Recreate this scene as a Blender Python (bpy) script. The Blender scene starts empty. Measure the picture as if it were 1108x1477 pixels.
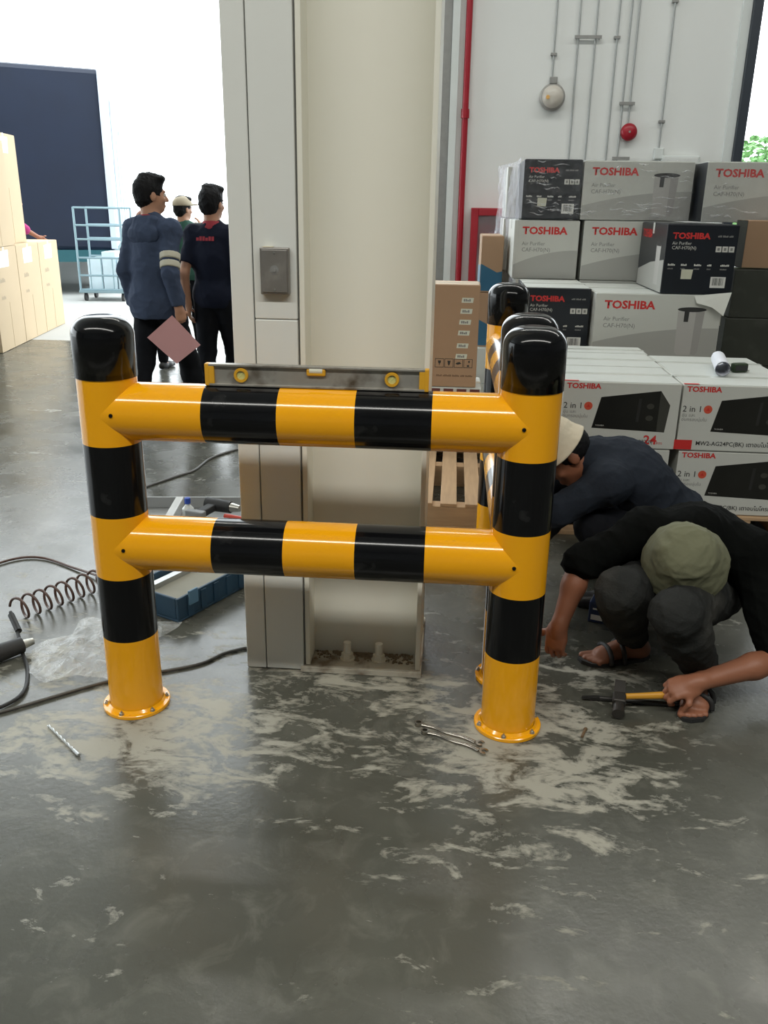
import bpy, bmesh, math, random
import numpy as np
from mathutils import Vector, Matrix
random.seed(7)
SC = bpy.context.scene
COL = SC.collection
pi = math.pi

# ------------------------------------------------------------------ camera
CAM_F, CAM_PITCH, CAM_ROLL, CAM_YAW, CAM_H = 1231.47, .3436, -.0163, .0744, 1.5081
cd = bpy.data.cameras.new('camera'); cam = bpy.data.objects.new('camera', cd); COL.objects.link(cam)
cd.sensor_fit = 'VERTICAL'; cd.sensor_height = 36.0; cd.lens = CAM_F / 1477 * 36.0; cd.clip_end = 300
_fw = Vector((-math.sin(CAM_YAW)*math.cos(CAM_PITCH), math.cos(CAM_YAW)*math.cos(CAM_PITCH), -math.sin(CAM_PITCH)))
_r0 = Vector((math.cos(CAM_YAW), math.sin(CAM_YAW), 0)); _u0 = _r0.cross(_fw)
_r = _r0*math.cos(CAM_ROLL) - _u0*math.sin(CAM_ROLL); _u = _u0*math.cos(CAM_ROLL) + _r0*math.sin(CAM_ROLL)
cam.matrix_world = Matrix(((_r.x, _u.x, -_fw.x, 0), (_r.y, _u.y, -_fw.y, 0), (_r.z, _u.z, -_fw.z, CAM_H), (0, 0, 0, 1)))
SC.camera = cam

# ------------------------------------------------------------------ sky, lamps, exposure
SC.view_settings.view_transform = 'Standard'; SC.view_settings.look = 'None'
SC.view_settings.exposure = 0.0; SC.view_settings.gamma = 1.0; SC.view_settings.use_curve_mapping = False
W = bpy.data.worlds.new('overcast_sky'); SC.world = W; W.use_nodes = True
bg = W.node_tree.nodes['Background']; bg.inputs[0].default_value = (.90, .97, 1.0, 1); bg.inputs[1].default_value = 4.5
SC.cycles.max_bounces = 8; SC.cycles.transparent_max_bounces = 12
SC.cycles.use_denoising = True

def strip_lamp(name, x, y, z, lx, ly, watts):
    l = bpy.data.lights.new(name, 'AREA'); l.shape = 'RECTANGLE'; l.size = lx; l.size_y = ly
    l.energy = watts; l.color = (1.0, .985, .92)
    o = bpy.data.objects.new(name, l); o.location = (x, y, z); COL.objects.link(o)
strip_lamp('ceiling_strip_light', 0, -.78, 5.3, 11, .45, 400)
strip_lamp('ceiling_strip_light', 1.5, 6.2, 5.3, 8, .16, 130)

# ------------------------------------------------------------------ helpers
def link(name, data, parent=None, mats=None):
    o = bpy.data.objects.new(name, data); COL.objects.link(o)
    if parent is not None: o.parent = parent
    return o
def tag(o, label=None, cat=None, group=None, kind=None):
    if label: o['label'] = label
    if cat: o['category'] = cat
    if group: o['group'] = group
    if kind: o['kind'] = kind
    return o
def thing(name, label, cat, loc=(0, 0, 0), rz=0, group=None):
    o = link(name, None); o.location = loc; o.rotation_euler = (0, 0, rz); o.empty_display_size = .05
    return tag(o, label, cat, group)
def obj(name, bm, mat, parent=None, smooth=None):
    me = bm
    if isinstance(bm, bmesh.types.BMesh):
        bmesh.ops.recalc_face_normals(bm, faces=bm.faces[:])
        me = bpy.data.meshes.new(name); bm.to_mesh(me); bm.free()
    for m in (mat if isinstance(mat, (list, tuple)) else [mat]):
        if m is not None: me.materials.append(m)
    if smooth is not None:
        me.polygons.foreach_set('use_smooth', np.ones(len(me.polygons), bool))
        if smooth < 3: me.set_sharp_from_angle(angle=smooth)
    return link(name, me, parent)
def struct(name, bm, mat, smooth=None):
    return tag(obj(name, bm, mat, None, smooth), kind='structure')

def BM(): return bmesh.new()
def box(bm, x0, x1, y0, y1, z0, z1, bev=0, mi=0, M=None):
    vs = [bm.verts.new((x, y, z)) for x in (x0, x1) for y in (y0, y1) for z in (z0, z1)]
    fs = [bm.faces.new([vs[i] for i in f]) for f in ((0, 1, 3, 2), (4, 6, 7, 5), (0, 4, 5, 1), (2, 3, 7, 6), (0, 2, 6, 4), (1, 5, 7, 3))]
    for f in fs: f.material_index = mi
    if M is not None: bmesh.ops.transform(bm, matrix=M, verts=vs)
    if bev > 0:
        es = list({e for f in fs for e in f.edges})
        bmesh.ops.bevel(bm, geom=es, offset=bev, segments=2, affect='EDGES', profile=.5, material=-1)
    return bm
def frame_of(d):
    d = Vector(d).normalized(); a = Vector((0, 0, 1)) if abs(d.z) < .9 else Vector((1, 0, 0))
    x = a.cross(d).normalized(); return x, d.cross(x), d
def cyl(bm, a, b, r, r2=None, n=20, caps=True, mi=0):
    a, b = Vector(a), Vector(b); r2 = r if r2 is None else r2
    x, y, d = frame_of(b - a)
    R = [[bm.verts.new(p + (x*math.cos(t) + y*math.sin(t))*q) for t in [2*pi*i/n for i in range(n)]] for p, q in ((a, r), (b, r2))]
    for i in range(n):
        f = bm.faces.new((R[0][i], R[0][(i+1) % n], R[1][(i+1) % n], R[1][i])); f.material_index = mi
    if caps:
        bm.faces.new(R[0][::-1]).material_index = mi; bm.faces.new(R[1]).material_index = mi
    return bm
def lathe(bm, prof, n=32, mats=None, M=None):
    """prof: (radius, z) pairs; mats: material index of each segment"""
    rings = []; new = []
    for r, z in prof:
        if r < 1e-6: v = bm.verts.new((0, 0, z)); rings.append([v]); new.append(v)
        else:
            rg = [bm.verts.new((r*math.cos(2*pi*i/n), r*math.sin(2*pi*i/n), z)) for i in range(n)]; rings.append(rg); new += rg
    for k in range(len(rings)-1):
        A, B = rings[k], rings[k+1]
        for i in range(n):
            j = (i+1) % n
            if len(A) == 1 and len(B) == 1: continue
            if len(A) == 1: f = bm.faces.new((A[0], B[j], B[i]))
            elif len(B) == 1: f = bm.faces.new((A[i], A[j], B[0]))
            else: f = bm.faces.new((A[i], A[j], B[j], B[i]))
            if mats: f.material_index = mats[k]
    if M is not None: bmesh.ops.transform(bm, matrix=M, verts=new)
    return bm
def smooth_path(pts, n=8):
    P = [Vector(p) for p in pts]; out = []
    for i in range(len(P)-1):
        p0, p1, p2, p3 = P[max(i-1, 0)], P[i], P[i+1], P[min(i+2, len(P)-1)]
        for k in range(n):
            t = k/n
            out.append(.5*((2*p1) + (p2-p0)*t + (2*p0-5*p1+4*p2-p3)*t*t + (3*p1-p0-3*p2+p3)*t**3))
    return out + [P[-1]]
def tube(bm, pts, r, n=8, mi=0):
    rings = []; px = None
    for i, p in enumerate(pts):
        d = (pts[min(i+1, len(pts)-1)] - pts[max(i-1, 0)]).normalized()
        if px is None: px = frame_of(d)[0]
        px = (px - d*px.dot(d)).normalized(); py = d.cross(px)
        rr = r[i] if isinstance(r, (list, tuple)) else r
        rings.append([bm.verts.new(p + (px*math.cos(2*pi*k/n) + py*math.sin(2*pi*k/n))*rr) for k in range(n)])
    for a, b in zip(rings, rings[1:]):
        for k in range(n): bm.faces.new((a[k], a[(k+1) % n], b[(k+1) % n], b[k])).material_index = mi
    bm.faces.new(rings[0][::-1]); bm.faces.new(rings[-1])
    return bm
def poly(bm, pts, mi=0):
    f = bm.faces.new([bm.verts.new(p) for p in pts]); f.material_index = mi; return f
def prism(bm, pts, axis, t, mi=0):
    """extrude a planar polygon by vector t"""
    t = Vector(t); a = [bm.verts.new(Vector(p)) for p in pts]; b = [bm.verts.new(Vector(p)+t) for p in pts]; n = len(a)
    bm.faces.new(a).material_index = mi; bm.faces.new(b[::-1]).material_index = mi
    for i in range(n): bm.faces.new((a[i], b[i], b[(i+1) % n], a[(i+1) % n])).material_index = mi
    return bm

# ------------------------------------------------------------------ materials
MATS = {}
def mat(name, col, rough=.5, metal=0, var=.06, scale=6, bump=0, bscale=40, spec=.5, coat=0, trans=0, alpha=1, stretch=None, dirt=None, emit=0):
    if name in MATS: return MATS[name]
    m = bpy.data.materials.new(name); m.use_nodes = True; nt = m.node_tree; N = nt.nodes; L = nt.links
    b = N['Principled BSDF']; MATS[name] = m
    b.inputs['Roughness'].default_value = rough; b.inputs['Metallic'].default_value = metal
    b.inputs['Specular IOR Level'].default_value = spec; b.inputs['Coat Weight'].default_value = coat; b.inputs['Coat Roughness'].default_value = .06
    b.inputs['Transmission Weight'].default_value = trans; b.inputs['Alpha'].default_value = alpha
    tc = N.new('ShaderNodeTexCoord'); mp = N.new('ShaderNodeMapping'); L.new(tc.outputs['Object'], mp.inputs[0])
    if stretch: mp.inputs['Scale'].default_value = stretch
    nz = N.new('ShaderNodeTexNoise'); nz.inputs['Scale'].default_value = scale; nz.inputs['Detail'].default_value = 5; L.new(mp.outputs[0], nz.inputs['Vector'])
    mx = N.new('ShaderNodeMix'); mx.data_type = 'RGBA'
    mx.inputs[6].default_value = (*[c*(1-var) for c in col], 1); mx.inputs[7].default_value = (*[min(1, c*(1+var)) for c in col], 1)
    L.new(nz.outputs['Fac'], mx.inputs[0]); out = mx.outputs[2]
    if dirt:   # (colour, scale, threshold low, threshold high)
        dn = N.new('ShaderNodeTexNoise'); dn.inputs['Scale'].default_value = dirt[1]; dn.inputs['Detail'].default_value = 8; L.new(mp.outputs[0], dn.inputs['Vector'])
        rp = N.new('ShaderNodeMapRange'); rp.inputs[1].default_value = dirt[2]; rp.inputs[2].default_value = dirt[3]; L.new(dn.outputs['Fac'], rp.inputs[0])
        m2 = N.new('ShaderNodeMix'); m2.data_type = 'RGBA'; L.new(rp.outputs[0], m2.inputs[0]); L.new(out, m2.inputs[6]); m2.inputs[7].default_value = (*dirt[0], 1); out = m2.outputs[2]
    L.new(out, b.inputs['Base Color'])
    if bump:
        n2 = N.new('ShaderNodeTexNoise'); n2.inputs['Scale'].default_value = bscale; n2.inputs['Detail'].default_value = 4; L.new(mp.outputs[0], n2.inputs['Vector'])
        bp = N.new('ShaderNodeBump'); bp.inputs['Strength'].default_value = bump; bp.inputs['Distance'].default_value = .01
        L.new(n2.outputs['Fac'], bp.inputs['Height']); L.new(bp.outputs[0], b.inputs['Normal'])
    if emit:
        L.new(out, b.inputs['Emission Color']); b.inputs['Emission Strength'].default_value = emit
    return m
YEL = mat('yellow_enamel', (.93, .41, .006), .13, var=.03, coat=.2)
BLK = mat('black_enamel', (.005, .0052, .006), .13, spec=.3, coat=.05, var=.3, dirt=((.05, .05, .05), 9, .62, .85))
CREAM = mat('cream_steel_paint', (.78, .765, .67), .45, var=.03, scale=3, bump=.03, dirt=((.45, .40, .30), 2.2, .66, .95), stretch=(1, 1, .35))
PANELW = mat('grey_white_panel', (.72, .735, .70), .4, var=.03, scale=2, dirt=((.45, .44, .38), 2.4, .68, .95))
WALLW = mat('white_wall_paint', (.80, .82, .81), .6, var=.03, scale=1.5)
DIMW = mat('grey_sheet_wall', (.22, .23, .23), .6, var=.05, scale=1)
STEEL = mat('galvanised_steel', (.50, .51, .50), .35, .85, var=.15, scale=25)
GREYM = mat('grey_metal', (.30, .30, .29), .45, .4, var=.15, scale=20)
DARKM = mat('dark_frame_paint', (.035, .045, .06), .4)
JAMB = mat('light_grey_jamb', (.70, .74, .73), .4)
REDP = mat('red_paint', (.36, .010, .024), .35, var=.08)
ZINC = mat('zinc_bolt', (.45, .44, .40), .35, .9, var=.2, scale=60)
WOOD = mat('pallet_wood', (.50, .33, .19), .75, var=.22, scale=5, stretch=(12, 1.2, 12), bump=.15, bscale=30)
WOODX = mat('pallet_wood_crosswise', (.50, .33, .19), .75, var=.22, scale=5, stretch=(1.2, 12, 12), bump=.15, bscale=30)
KRAFT = mat('kraft_board', (.40, .255, .155), .8, var=.05, scale=8)
KRAFTL = mat('pale_kraft_board', (.54, .415, .265), .75, var=.05, scale=3)
TAPE = mat('packing_tape', (.72, .66, .54), .25, var=.06)
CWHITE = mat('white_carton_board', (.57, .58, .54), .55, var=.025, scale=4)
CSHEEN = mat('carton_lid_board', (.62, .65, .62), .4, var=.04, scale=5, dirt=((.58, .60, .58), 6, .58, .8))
CLEART = mat('clear_tape', (.60, .62, .58), .2, var=.04)
CBLACK = mat('navy_black_carton_print', (.008, .011, .017), .35, var=.25)
CGREY = mat('grey_print', (.40, .40, .375), .5, var=.03)
CGREY2 = mat('tower_print', (.47, .46, .44), .5, var=.04)
CGREY3 = mat('tower_shade_print', (.36, .35, .335), .5, var=.04)
CRED = mat('red_print', (.60, .03, .028), .5)
CORANGE = mat('red_orange_print', (.62, .09, .045), .5)
INK = mat('black_ink', (.03, .03, .03), .55)
INKG = mat('grey_ink', (.22, .22, .21), .55)
PALE = mat('pale_ink', (.60, .60, .56), .5)
MWF = mat('oven_front_print', (.014, .014, .012), .3, var=.5, scale=5)
MWS = mat('oven_side_print', (.05, .05, .042), .35, var=.3)
MWD = mat('oven_panel_print', (.028, .028, .027), .3)
FILM = None
# people
SKIN = mat('warm_skin', (.29, .115, .062), .5, var=.10, scale=14, bump=.05, bscale=120)
SKINP = mat('pale_skin', (.46, .24, .15), .5, var=.08, scale=14, bump=.05, bscale=120)
HAIR = mat('black_hair', (.008, .008, .009), .6, spec=.15, var=.4, scale=60, bump=.5, bscale=90)
BLACKT = mat('black_cotton', (.0042, .0048, .0044), .9, spec=.06, var=.25, scale=9, bump=.25, bscale=60)
JEANS = mat('faded_dark_denim', (.026, .027, .026), .9, spec=.06, var=.35, scale=7, bump=.3, bscale=150, dirt=((.062, .060, .053), 5, .52, .78))
NAVYSH = mat('navy_grey_workshirt', (.023, .028, .038), .85, spec=.08, var=.22, scale=7, bump=.25, bscale=60)
OLIVE = mat('olive_canvas', (.135, .137, .080), .85, var=.10, scale=8, bump=.4, bscale=26)
CREAMC = mat('cream_canvas', (.62, .55, .42), .85, var=.08, scale=8, bump=.35, bscale=30)
JACKET = mat('blue_grey_jacket', (.050, .068, .115), .8, spec=.12, var=.12, scale=8, bump=.3, bscale=40)
STRIPE = mat('pale_stripe', (.52, .50, .40), .8)
NAVYP = mat('navy_polo', (.010, .013, .026), .8, spec=.12, var=.15)
REDC = mat('red_collar', (.32, .03, .045), .8)
GREENS = mat('green_shirt', (.02, .085, .06), .8, var=.15)
PANTS = mat('black_trousers', (.008, .009, .012), .8, spec=.12, var=.2)
TANCAP = mat('tan_cap', (.42, .36, .26), .8)
SHOE = mat('black_shoe_leather', (.012, .012, .012), .45)
RUBBER = mat('dark_rubber', (.02, .02, .02), .6, var=.2)
PINK = mat('pink_paper', (.62, .33, .33), .7)
EYEW = mat('eye_white', (.7, .68, .64), .3)

def floor_material():
    m = bpy.data.materials.new('power_floated_concrete'); m.use_nodes = True; nt = m.node_tree; N = nt.nodes; L = nt.links
    b = N['Principled BSDF']; tc = N.new('ShaderNodeTexCoord'); P = tc.outputs['Object']
    def noise(scale, detail=6, rough=.55, dist=0, vec=P):
        n = N.new('ShaderNodeTexNoise'); n.inputs['Scale'].default_value = scale; n.inputs['Detail'].default_value = detail
        n.inputs['Roughness'].default_value = rough; n.inputs['Distortion'].default_value = dist; L.new(vec, n.inputs['Vector']); return n.outputs['Fac']
    def rng(v, a, b_, c=0, d=1):
        r = N.new('ShaderNodeMapRange'); r.inputs[1].default_value = a; r.inputs[2].default_value = b_; r.inputs[3].default_value = c; r.inputs[4].default_value = d; L.new(v, r.inputs[0]); return r.outputs[0]
    def mth(op, a, b_):
        n = N.new('ShaderNodeMath'); n.operation = op
        for i, v in enumerate((a, b_)):
            if isinstance(v, (int, float)): n.inputs[i].default_value = v
            else: L.new(v, n.inputs[i])
        return n.outputs[0]
    def mix(f, a, b_):
        n = N.new('ShaderNodeMix'); n.data_type = 'RGBA'; L.new(f, n.inputs[0])
        for i, v in ((6, a), (7, b_)):
            if isinstance(v, tuple): n.inputs[i].default_value = (*v, 1)
            else: L.new(v, n.inputs[i])
        return n.outputs[2]
    base = mix(rng(noise(1.3, 7, .6), .3, .7), (.060, .061, .049), (.100, .100, .082))
    base = mix(rng(noise(9, 8, .65, .6), .50, .75), base, (.135, .134, .112))
    base = mix(rng(noise(2.6, 8, .7, 1.0), .60, .78, 0, .6), base, (.048, .049, .042))
    # cement dust trodden around the drilled bases: a spot list of (x, y, radius)
    amt = None
    for x, y, rx, ry, s in ((-.85, 2.15, .75, .38, .9), (.20, 2.25, .55, .40, 1.0), (.35, 2.05, .45, .22, .9), (.45, 2.62, .45, .30, .6), (-.30, 2.52, .55, .16, .8), (-1.15, 2.6, .6, .35, .55), (.30, 1.80, .6, .28, .35)):
        mp = N.new('ShaderNodeMapping'); mp.inputs['Location'].default_value = (-x/rx, -y/ry, 0); mp.inputs['Scale'].default_value = (1/rx, 1/ry, 0); L.new(P, mp.inputs[0])
        ln = N.new('ShaderNodeVectorMath'); ln.operation = 'LENGTH'; L.new(mp.outputs[0], ln.inputs[0])
        g = rng(ln.outputs['Value'], 0, 1.25, s, 0); amt = g if amt is None else mth('MAXIMUM', amt, g)
    st = N.new('ShaderNodeMapping'); st.inputs['Rotation'].default_value = (0, 0, .5); st.inputs['Scale'].default_value = (1, 1.9, 1); L.new(P, st.inputs[0])
    n1 = noise(5.5, 10, .68, .9, st.outputs[0]); n2 = noise(26, 6, .6, 0, st.outputs[0])
    d = mth('ADD', mth('MULTIPLY', n1, .75), mth('MULTIPLY', n2, .25))
    d = mth('SUBTRACT', mth('ADD', d, mth('MULTIPLY', amt, .22)), .60)
    dust = rng(d, -.01, .07)
    col = mix(mth('MULTIPLY', dust, .85), base, (.40, .385, .32))
    L.new(col, b.inputs['Base Color'])
    r = mth('ADD', rng(noise(3.0, 6), .3, .7, .18, .33), mth('MULTIPLY', dust, .35)); L.new(r, b.inputs['Roughness'])
    b.inputs['Specular IOR Level'].default_value = .5
    bp = N.new('ShaderNodeBump'); bp.inputs['Strength'].default_value = .12; bp.inputs['Distance'].default_value = .004
    L.new(noise(60, 4), bp.inputs['Height']); L.new(bp.outputs[0], b.inputs['Normal'])
    return m
FLOOR = floor_material()
YARD = mat('yard_concrete', (.42, .42, .40), .8, var=.08, scale=1)

def film_material(name, opac, rough=.16, tint=(.85, .88, .95), bscale=18, strength=.9, stretch=None):
    m = bpy.data.materials.new(name); m.use_nodes = True; nt = m.node_tree; N = nt.nodes; L = nt.links
    N.remove(N['Principled BSDF']); out = N['Material Output']
    tr = N.new('ShaderNodeBsdfTransparent'); gl = N.new('ShaderNodeBsdfPrincipled'); gl.inputs['Base Color'].default_value = (*tint, 1); gl.inputs['Roughness'].default_value = rough; gl.inputs['Specular IOR Level'].default_value = .8
    mx = N.new('ShaderNodeMixShader'); L.new(tr.outputs[0], mx.inputs[1]); L.new(gl.outputs[0], mx.inputs[2]); L.new(mx.outputs[0], out.inputs[0])
    tc = N.new('ShaderNodeTexCoord'); mp = N.new('ShaderNodeMapping'); L.new(tc.outputs['Object'], mp.inputs[0])
    if stretch: mp.inputs['Scale'].default_value = stretch
    nz = N.new('ShaderNodeTexNoise'); nz.inputs['Scale'].default_value = bscale; nz.inputs['Detail'].default_value = 6; nz.inputs['Distortion'].default_value = 1.2; L.new(mp.outputs[0], nz.inputs['Vector'])
    rp = N.new('ShaderNodeMapRange'); rp.inputs[1].default_value = .35; rp.inputs[2].default_value = .75; rp.inputs[3].default_value = opac*.5; rp.inputs[4].default_value = min(1, opac*1.6); L.new(nz.outputs['Fac'], rp.inputs[0]); L.new(rp.outputs[0], mx.inputs[0])
    bp = N.new('ShaderNodeBump'); bp.inputs['Strength'].default_value = strength; bp.inputs['Distance'].default_value = .03; L.new(nz.outputs['Fac'], bp.inputs['Height']); L.new(bp.outputs[0], gl.inputs['Normal'])
    return m
FILM = film_material('clear_stretch_film', .075, .09, (.9, .92, .95), 14, 1.0)
FILMS = film_material('creased_stretch_film', .42, .16, (.88, .88, .98), 9, 1.0, (3, 3, .8))
BAGM = film_material('clear_polythene', .36, .25, (.75, .77, .76), 16, .8)
GLASS = film_material('cabinet_glass', .12, .05, (.75, .8, .85), 2, .1)

# ------------------------------------------------------------------ the setting
b = BM(); box(b, -14, 9, -9, 9.6, -.2, 0); struct('floor', b, FLOOR)
b = BM(); box(b, -60, 60, 9.6, 90, -.2, -.001); struct('floor_yard', b, YARD)
b = BM(); box(b, -14, 9, -9, 9.2, 5.6, 5.8); struct('ceiling', b, WALLW)
b = BM(); box(b, -.035, 2.49, 9, 9.2, 0, 5.6); struct('wall_back', b, WALLW)
b = BM(); box(b, 2.49, 9, 9, 9.2, 3.6, 5.6); box(b, 5.4, 9, 9, 9.2, 0, 3.6); struct('wall_back_corner', b, WALLW)
b = BM(); box(b, 9, 9.2, -9, 9.2, 0, 5.6); struct('wall_right', b, DIMW)
b = BM(); box(b, -14, 9, -9.2, -9, 0, 5.6); struct('wall_front', b, DIMW)
b = BM(); box(b, -14.2, -14, -9, 1, 0, 5.6); box(b, -14.2, -14, 1, 9.2, 4.6, 5.6); struct('wall_left', b, DIMW)
b = BM(); box(b, -.105, -.035, 8.93, 9.2, 0, 5.6, .004); struct('trim_1', b, JAMB)
b = BM(); box(b, -.30, -.106, 8.97, 9.2, 0, 5.6, .004); struct('trim_2', b, GREYM)
b = BM(); box(b, 2.49, 2.575, 8.97, 9.2, 0, 3.6, .004); struct('trim_3', b, JAMB)
b = BM(); box(b, 2.576, 2.66, 8.93, 9.2, 0, 3.6, .004); box(b, 5.32, 5.4, 8.93, 9.2, 0, 3.6, .004); box(b, 2.66, 5.32, 8.93, 9.2, 3.52, 3.6, .004); struct('door_1', b, DARKM)

# steel column beside the loading door: an H section with panel cladding on its left
b = BM()
box(b, -.452, -.436, 2.56, 2.95, .021, 5.6, .002); box(b, -.076, -.060, 2.56, 2.95, .021, 5.6, .002)
box(b, -.436, -.076, 2.665, 2.677, .021, 5.6)
col = struct('column_steel', b, CREAM)
b = BM(); box(b, -.468, -.055, 2.545, 2.97, 0, .02, .002); obj('base_plate', b, mat('soiled_cream_paint', (.60, .57, .48), .7, var=.08, dirt=((.22, .17, .12), 13, .46, .66)), col)
for x in (-.315, -.205):
    b = BM(); lathe(b, [(0, .02), (.026, .02), (.026, .026), (.013, .026), (.013, .085), (0, .087)], 12, M=Matrix.Translation((x, 2.617, 0)))
    lathe(b, [(0, .026), (.021, .026), (.021, .044), (0, .044)], 6, M=Matrix.Translation((x, 2.617, 0))); obj('anchor_bolt', b, CREAM, col)
b = BM()
rnd = random.Random(3)
for i in range(260):   # rubble and swept grit lying in the web of the column
    x, y = -.255+.172*(2*rnd.random()-1), 2.66-.06*rnd.random()**2; s = rnd.uniform(.0015, .0045)
    box(b, -s, s, -s, s, 0, s*1.1, M=Matrix.Translation((x, y, .02)) @ Matrix.Rotation(rnd.uniform(0, 3), 4, 'Z'))
tag(obj('grit', b, mat('brown_grit', (.26, .20, .14), .9, var=.4), col), kind='stuff')
b = BM(); box(b, -.655, -.589, 2.555, 2.95, .003, 5.6, .003); obj('cladding_strip', b, PANELW, col)
b = BM(); box(b, -.586, -.458, 2.556, 2.95, .003, 1.185, .003); box(b, -.586, -.458, 2.557, 2.95, 1.187, 5.6, .003); obj('cladding_panel', b, PANELW, col)
b = BM(); box(b, -.60, -.455, 2.575, 2.94, .003, 5.6); obj('cladding_core', b, GREYM, col)

# ------------------------------------------------------------------ column guards
RAD = .0825; PH = 1.222; ZU, ZL = .954, .556; SP = 1.176
def post_mesh():
    b = BM(); zs = [.012, .258, .462, .655, .866, 1.052]; mats = [0, 1, 0, 1, 0]
    prof = [(RAD, zs[0])]; mm = []
    for i in range(5):
        prof.append((RAD, zs[i+1])); mm.append(mats[i])
    lathe(b, prof, 48, mm)
    bmesh.ops.recalc_face_normals(b, faces=b.faces[:])
    me = bpy.data.meshes.new('post'); b.to_mesh(me); b.free(); me.materials.append(YEL); me.materials.append(BLK)
    me.polygons.foreach_set('use_smooth', np.ones(len(me.polygons), bool)); return me
def cap_bm():
    b = BM(); R = RAD+.0025; c = .055
    prof = [(RAD, 1.0525), (R, 1.0525), (R, PH-c)] + [(R-c+c*math.cos(t), PH-c+c*.93*math.sin(t)) for t in np.linspace(.1, pi/2, 12)] + [(.02, PH-.0035), (0, PH-.0025)]
    return lathe(b, prof, 48)
def flange_bm():
    b = BM(); prof = [(RAD-.004, 0), (.101, 0), (.103, .002), (.103, .011), (.101, .013), (RAD+.008, .013), (RAD+.001, .021)]
    return lathe(b, prof, 48)
def bolt_bm():
    b = BM(); lathe(b, [(0, 0), (.0085, 0), (.0085, .0015), (0, .0015)], 12); lathe(b, [(0, .0015), (.0062, .0015), (.0062, .0065), (.0045, .0075), (0, .0075)], 6)
    lathe(b, [(0, .0075), (.003, .0075), (.003, .012), (0, .012)], 8); return b
def rail_mesh(marks):
    xs = [0, *marks, SP]; b = BM(); mm = [0, 1, 0, 1, 0]
    lathe(b, [(RAD, x) for x in xs], 48, mm, M=Matrix.Rotation(pi/2, 4, 'Y'))
    bmesh.ops.recalc_face_normals(b, faces=b.faces[:])
    me = bpy.data.meshes.new('rail'); b.to_mesh(me); b.free(); me.materials.append(YEL); me.materials.append(BLK)
    me.polygons.foreach_set('use_smooth', np.ones(len(me.polygons), bool)); return me
PM = post_mesh(); RMU = rail_mesh([.284, .492, .704, .911]); RML = rail_mesh([.291, .499, .705, .904])
capo = flo = bolto = plug = None
def guard(label, loc, rz, sp):
    global capo, flo, bolto, plug
    g = thing('column_guard', label, 'bollard guard', loc, rz, 'striped column guards')
    for i, x in enumerate((0, sp)):
        p = link('post', PM, g); p.location = (x, 0, 0)
        if capo is None:
            capo = obj('cap', cap_bm(), BLK, p, 3.2); flo = obj('base_flange', flange_bm(), YEL, p, .6); bolto = []
        else:
            for s in (capo, flo):
                c = s.copy(); COL.objects.link(c); c.parent = p
        for k in range(6):
            a = 2*pi*k/6 + .35
            if not bolto:
                o = obj('bolt', bolt_bm(), ZINC, p); bolto.append(o)
            else:
                o = bolto[0].copy(); COL.objects.link(o); o.parent = p
            o.location = (.0925*math.cos(a), .0925*math.sin(a), .0130)
    for me, z in ((RMU, ZU), (RML, ZL)):
        r = link('rail', me, g); r.location = (0, 0, z); r.scale = (sp/SP, 1, 1)
        for x in (.035, sp-.02):
            if plug is None:
                b = BM(); lathe(b, [(0, 0), (.006, 0), (.005, .003), (0, .0035)], 10, M=Matrix.Rotation(pi/2, 4, 'X')); plug = obj('plug', b, BLK, r)
            else:
                c = plug.copy(); COL.objects.link(c); c.parent = r
            r.children[-1].location = (x/(sp/SP), -RAD*.996, .004)
    return g
guard('black and yellow striped pipe guard in front of the cream column, carrying the spirit level', (-.9538, 2.3008, 0), 0, SP)
guard('striped pipe guard running back along the column, half hidden behind the front guard', (.2317, 2.5859, 0), pi/2, 1.090)

# ------------------------------------------------------------------ spirit level on the upper rail
lv = thing('spirit_level', 'worn grey aluminium spirit level with yellow vials lying on the upper rail', 'spirit level', (-.362, 2.2960, ZU+RAD+.0006), .006)
LVM = mat('worn_aluminium', (.40, .38, .34), .45, .55, var=.2, scale=18, dirt=((.13, .10, .07), 16, .5, .75))
LVY = mat('level_yellow', (.70, .36, .02), .5); VIAL = mat('vial_liquid', (.62, .60, .22), .15, spec=.7, coat=.6)
b = BM(); L2 = .301
box(b, -L2, L2, -.012, .012, 0, .006, .001); box(b, -L2, L2, -.012, .012, .054, .060, .001); box(b, -L2, L2, -.004, .004, .006, .054); obj('beam', b, LVM, lv)
for s in (-1, 1):
    b = BM(); box(b, s*L2-.006, s*L2+.006, -.0125, .0125, -.0003, .0605, .002); box(b, s*(L2-.012)-.008, s*(L2-.012)+.008, -.0115, .0115, .0062, .0538, .001); obj('end_cap', b, LVY, lv)
    b = BM(); lathe(b, [(.0125, -.011), (.019, -.011), (.020, -.009), (.020, .009), (.019, .011), (.0125, .011), (.0125, -.011)], 24, M=Matrix.Translation((s*.207, 0, .030)) @ Matrix.Rotation(pi/2, 4, 'X'))
    v = obj('vial', b, LVY, lv, .6); b = BM(); cyl(b, (s*.207-.008, 0, .021), (s*.207+.008, 0, .039), .0075, n=12); cyl(b, (s*.207, -.007, .030), (s*.207, .007, .030), .0122, n=16); obj('vial_tube', b, VIAL, v)
b = BM(); box(b, -.026, .026, -.0122, .0122, .034, .0535, .004); v = obj('vial', b, LVY, lv)
b = BM(); cyl(b, (-.018, -.004, .048), (.018, -.004, .048), .010, n=12); obj('vial_tube', b, mat('vial_clear', (.75, .73, .60), .12, coat=.5), v)

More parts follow.
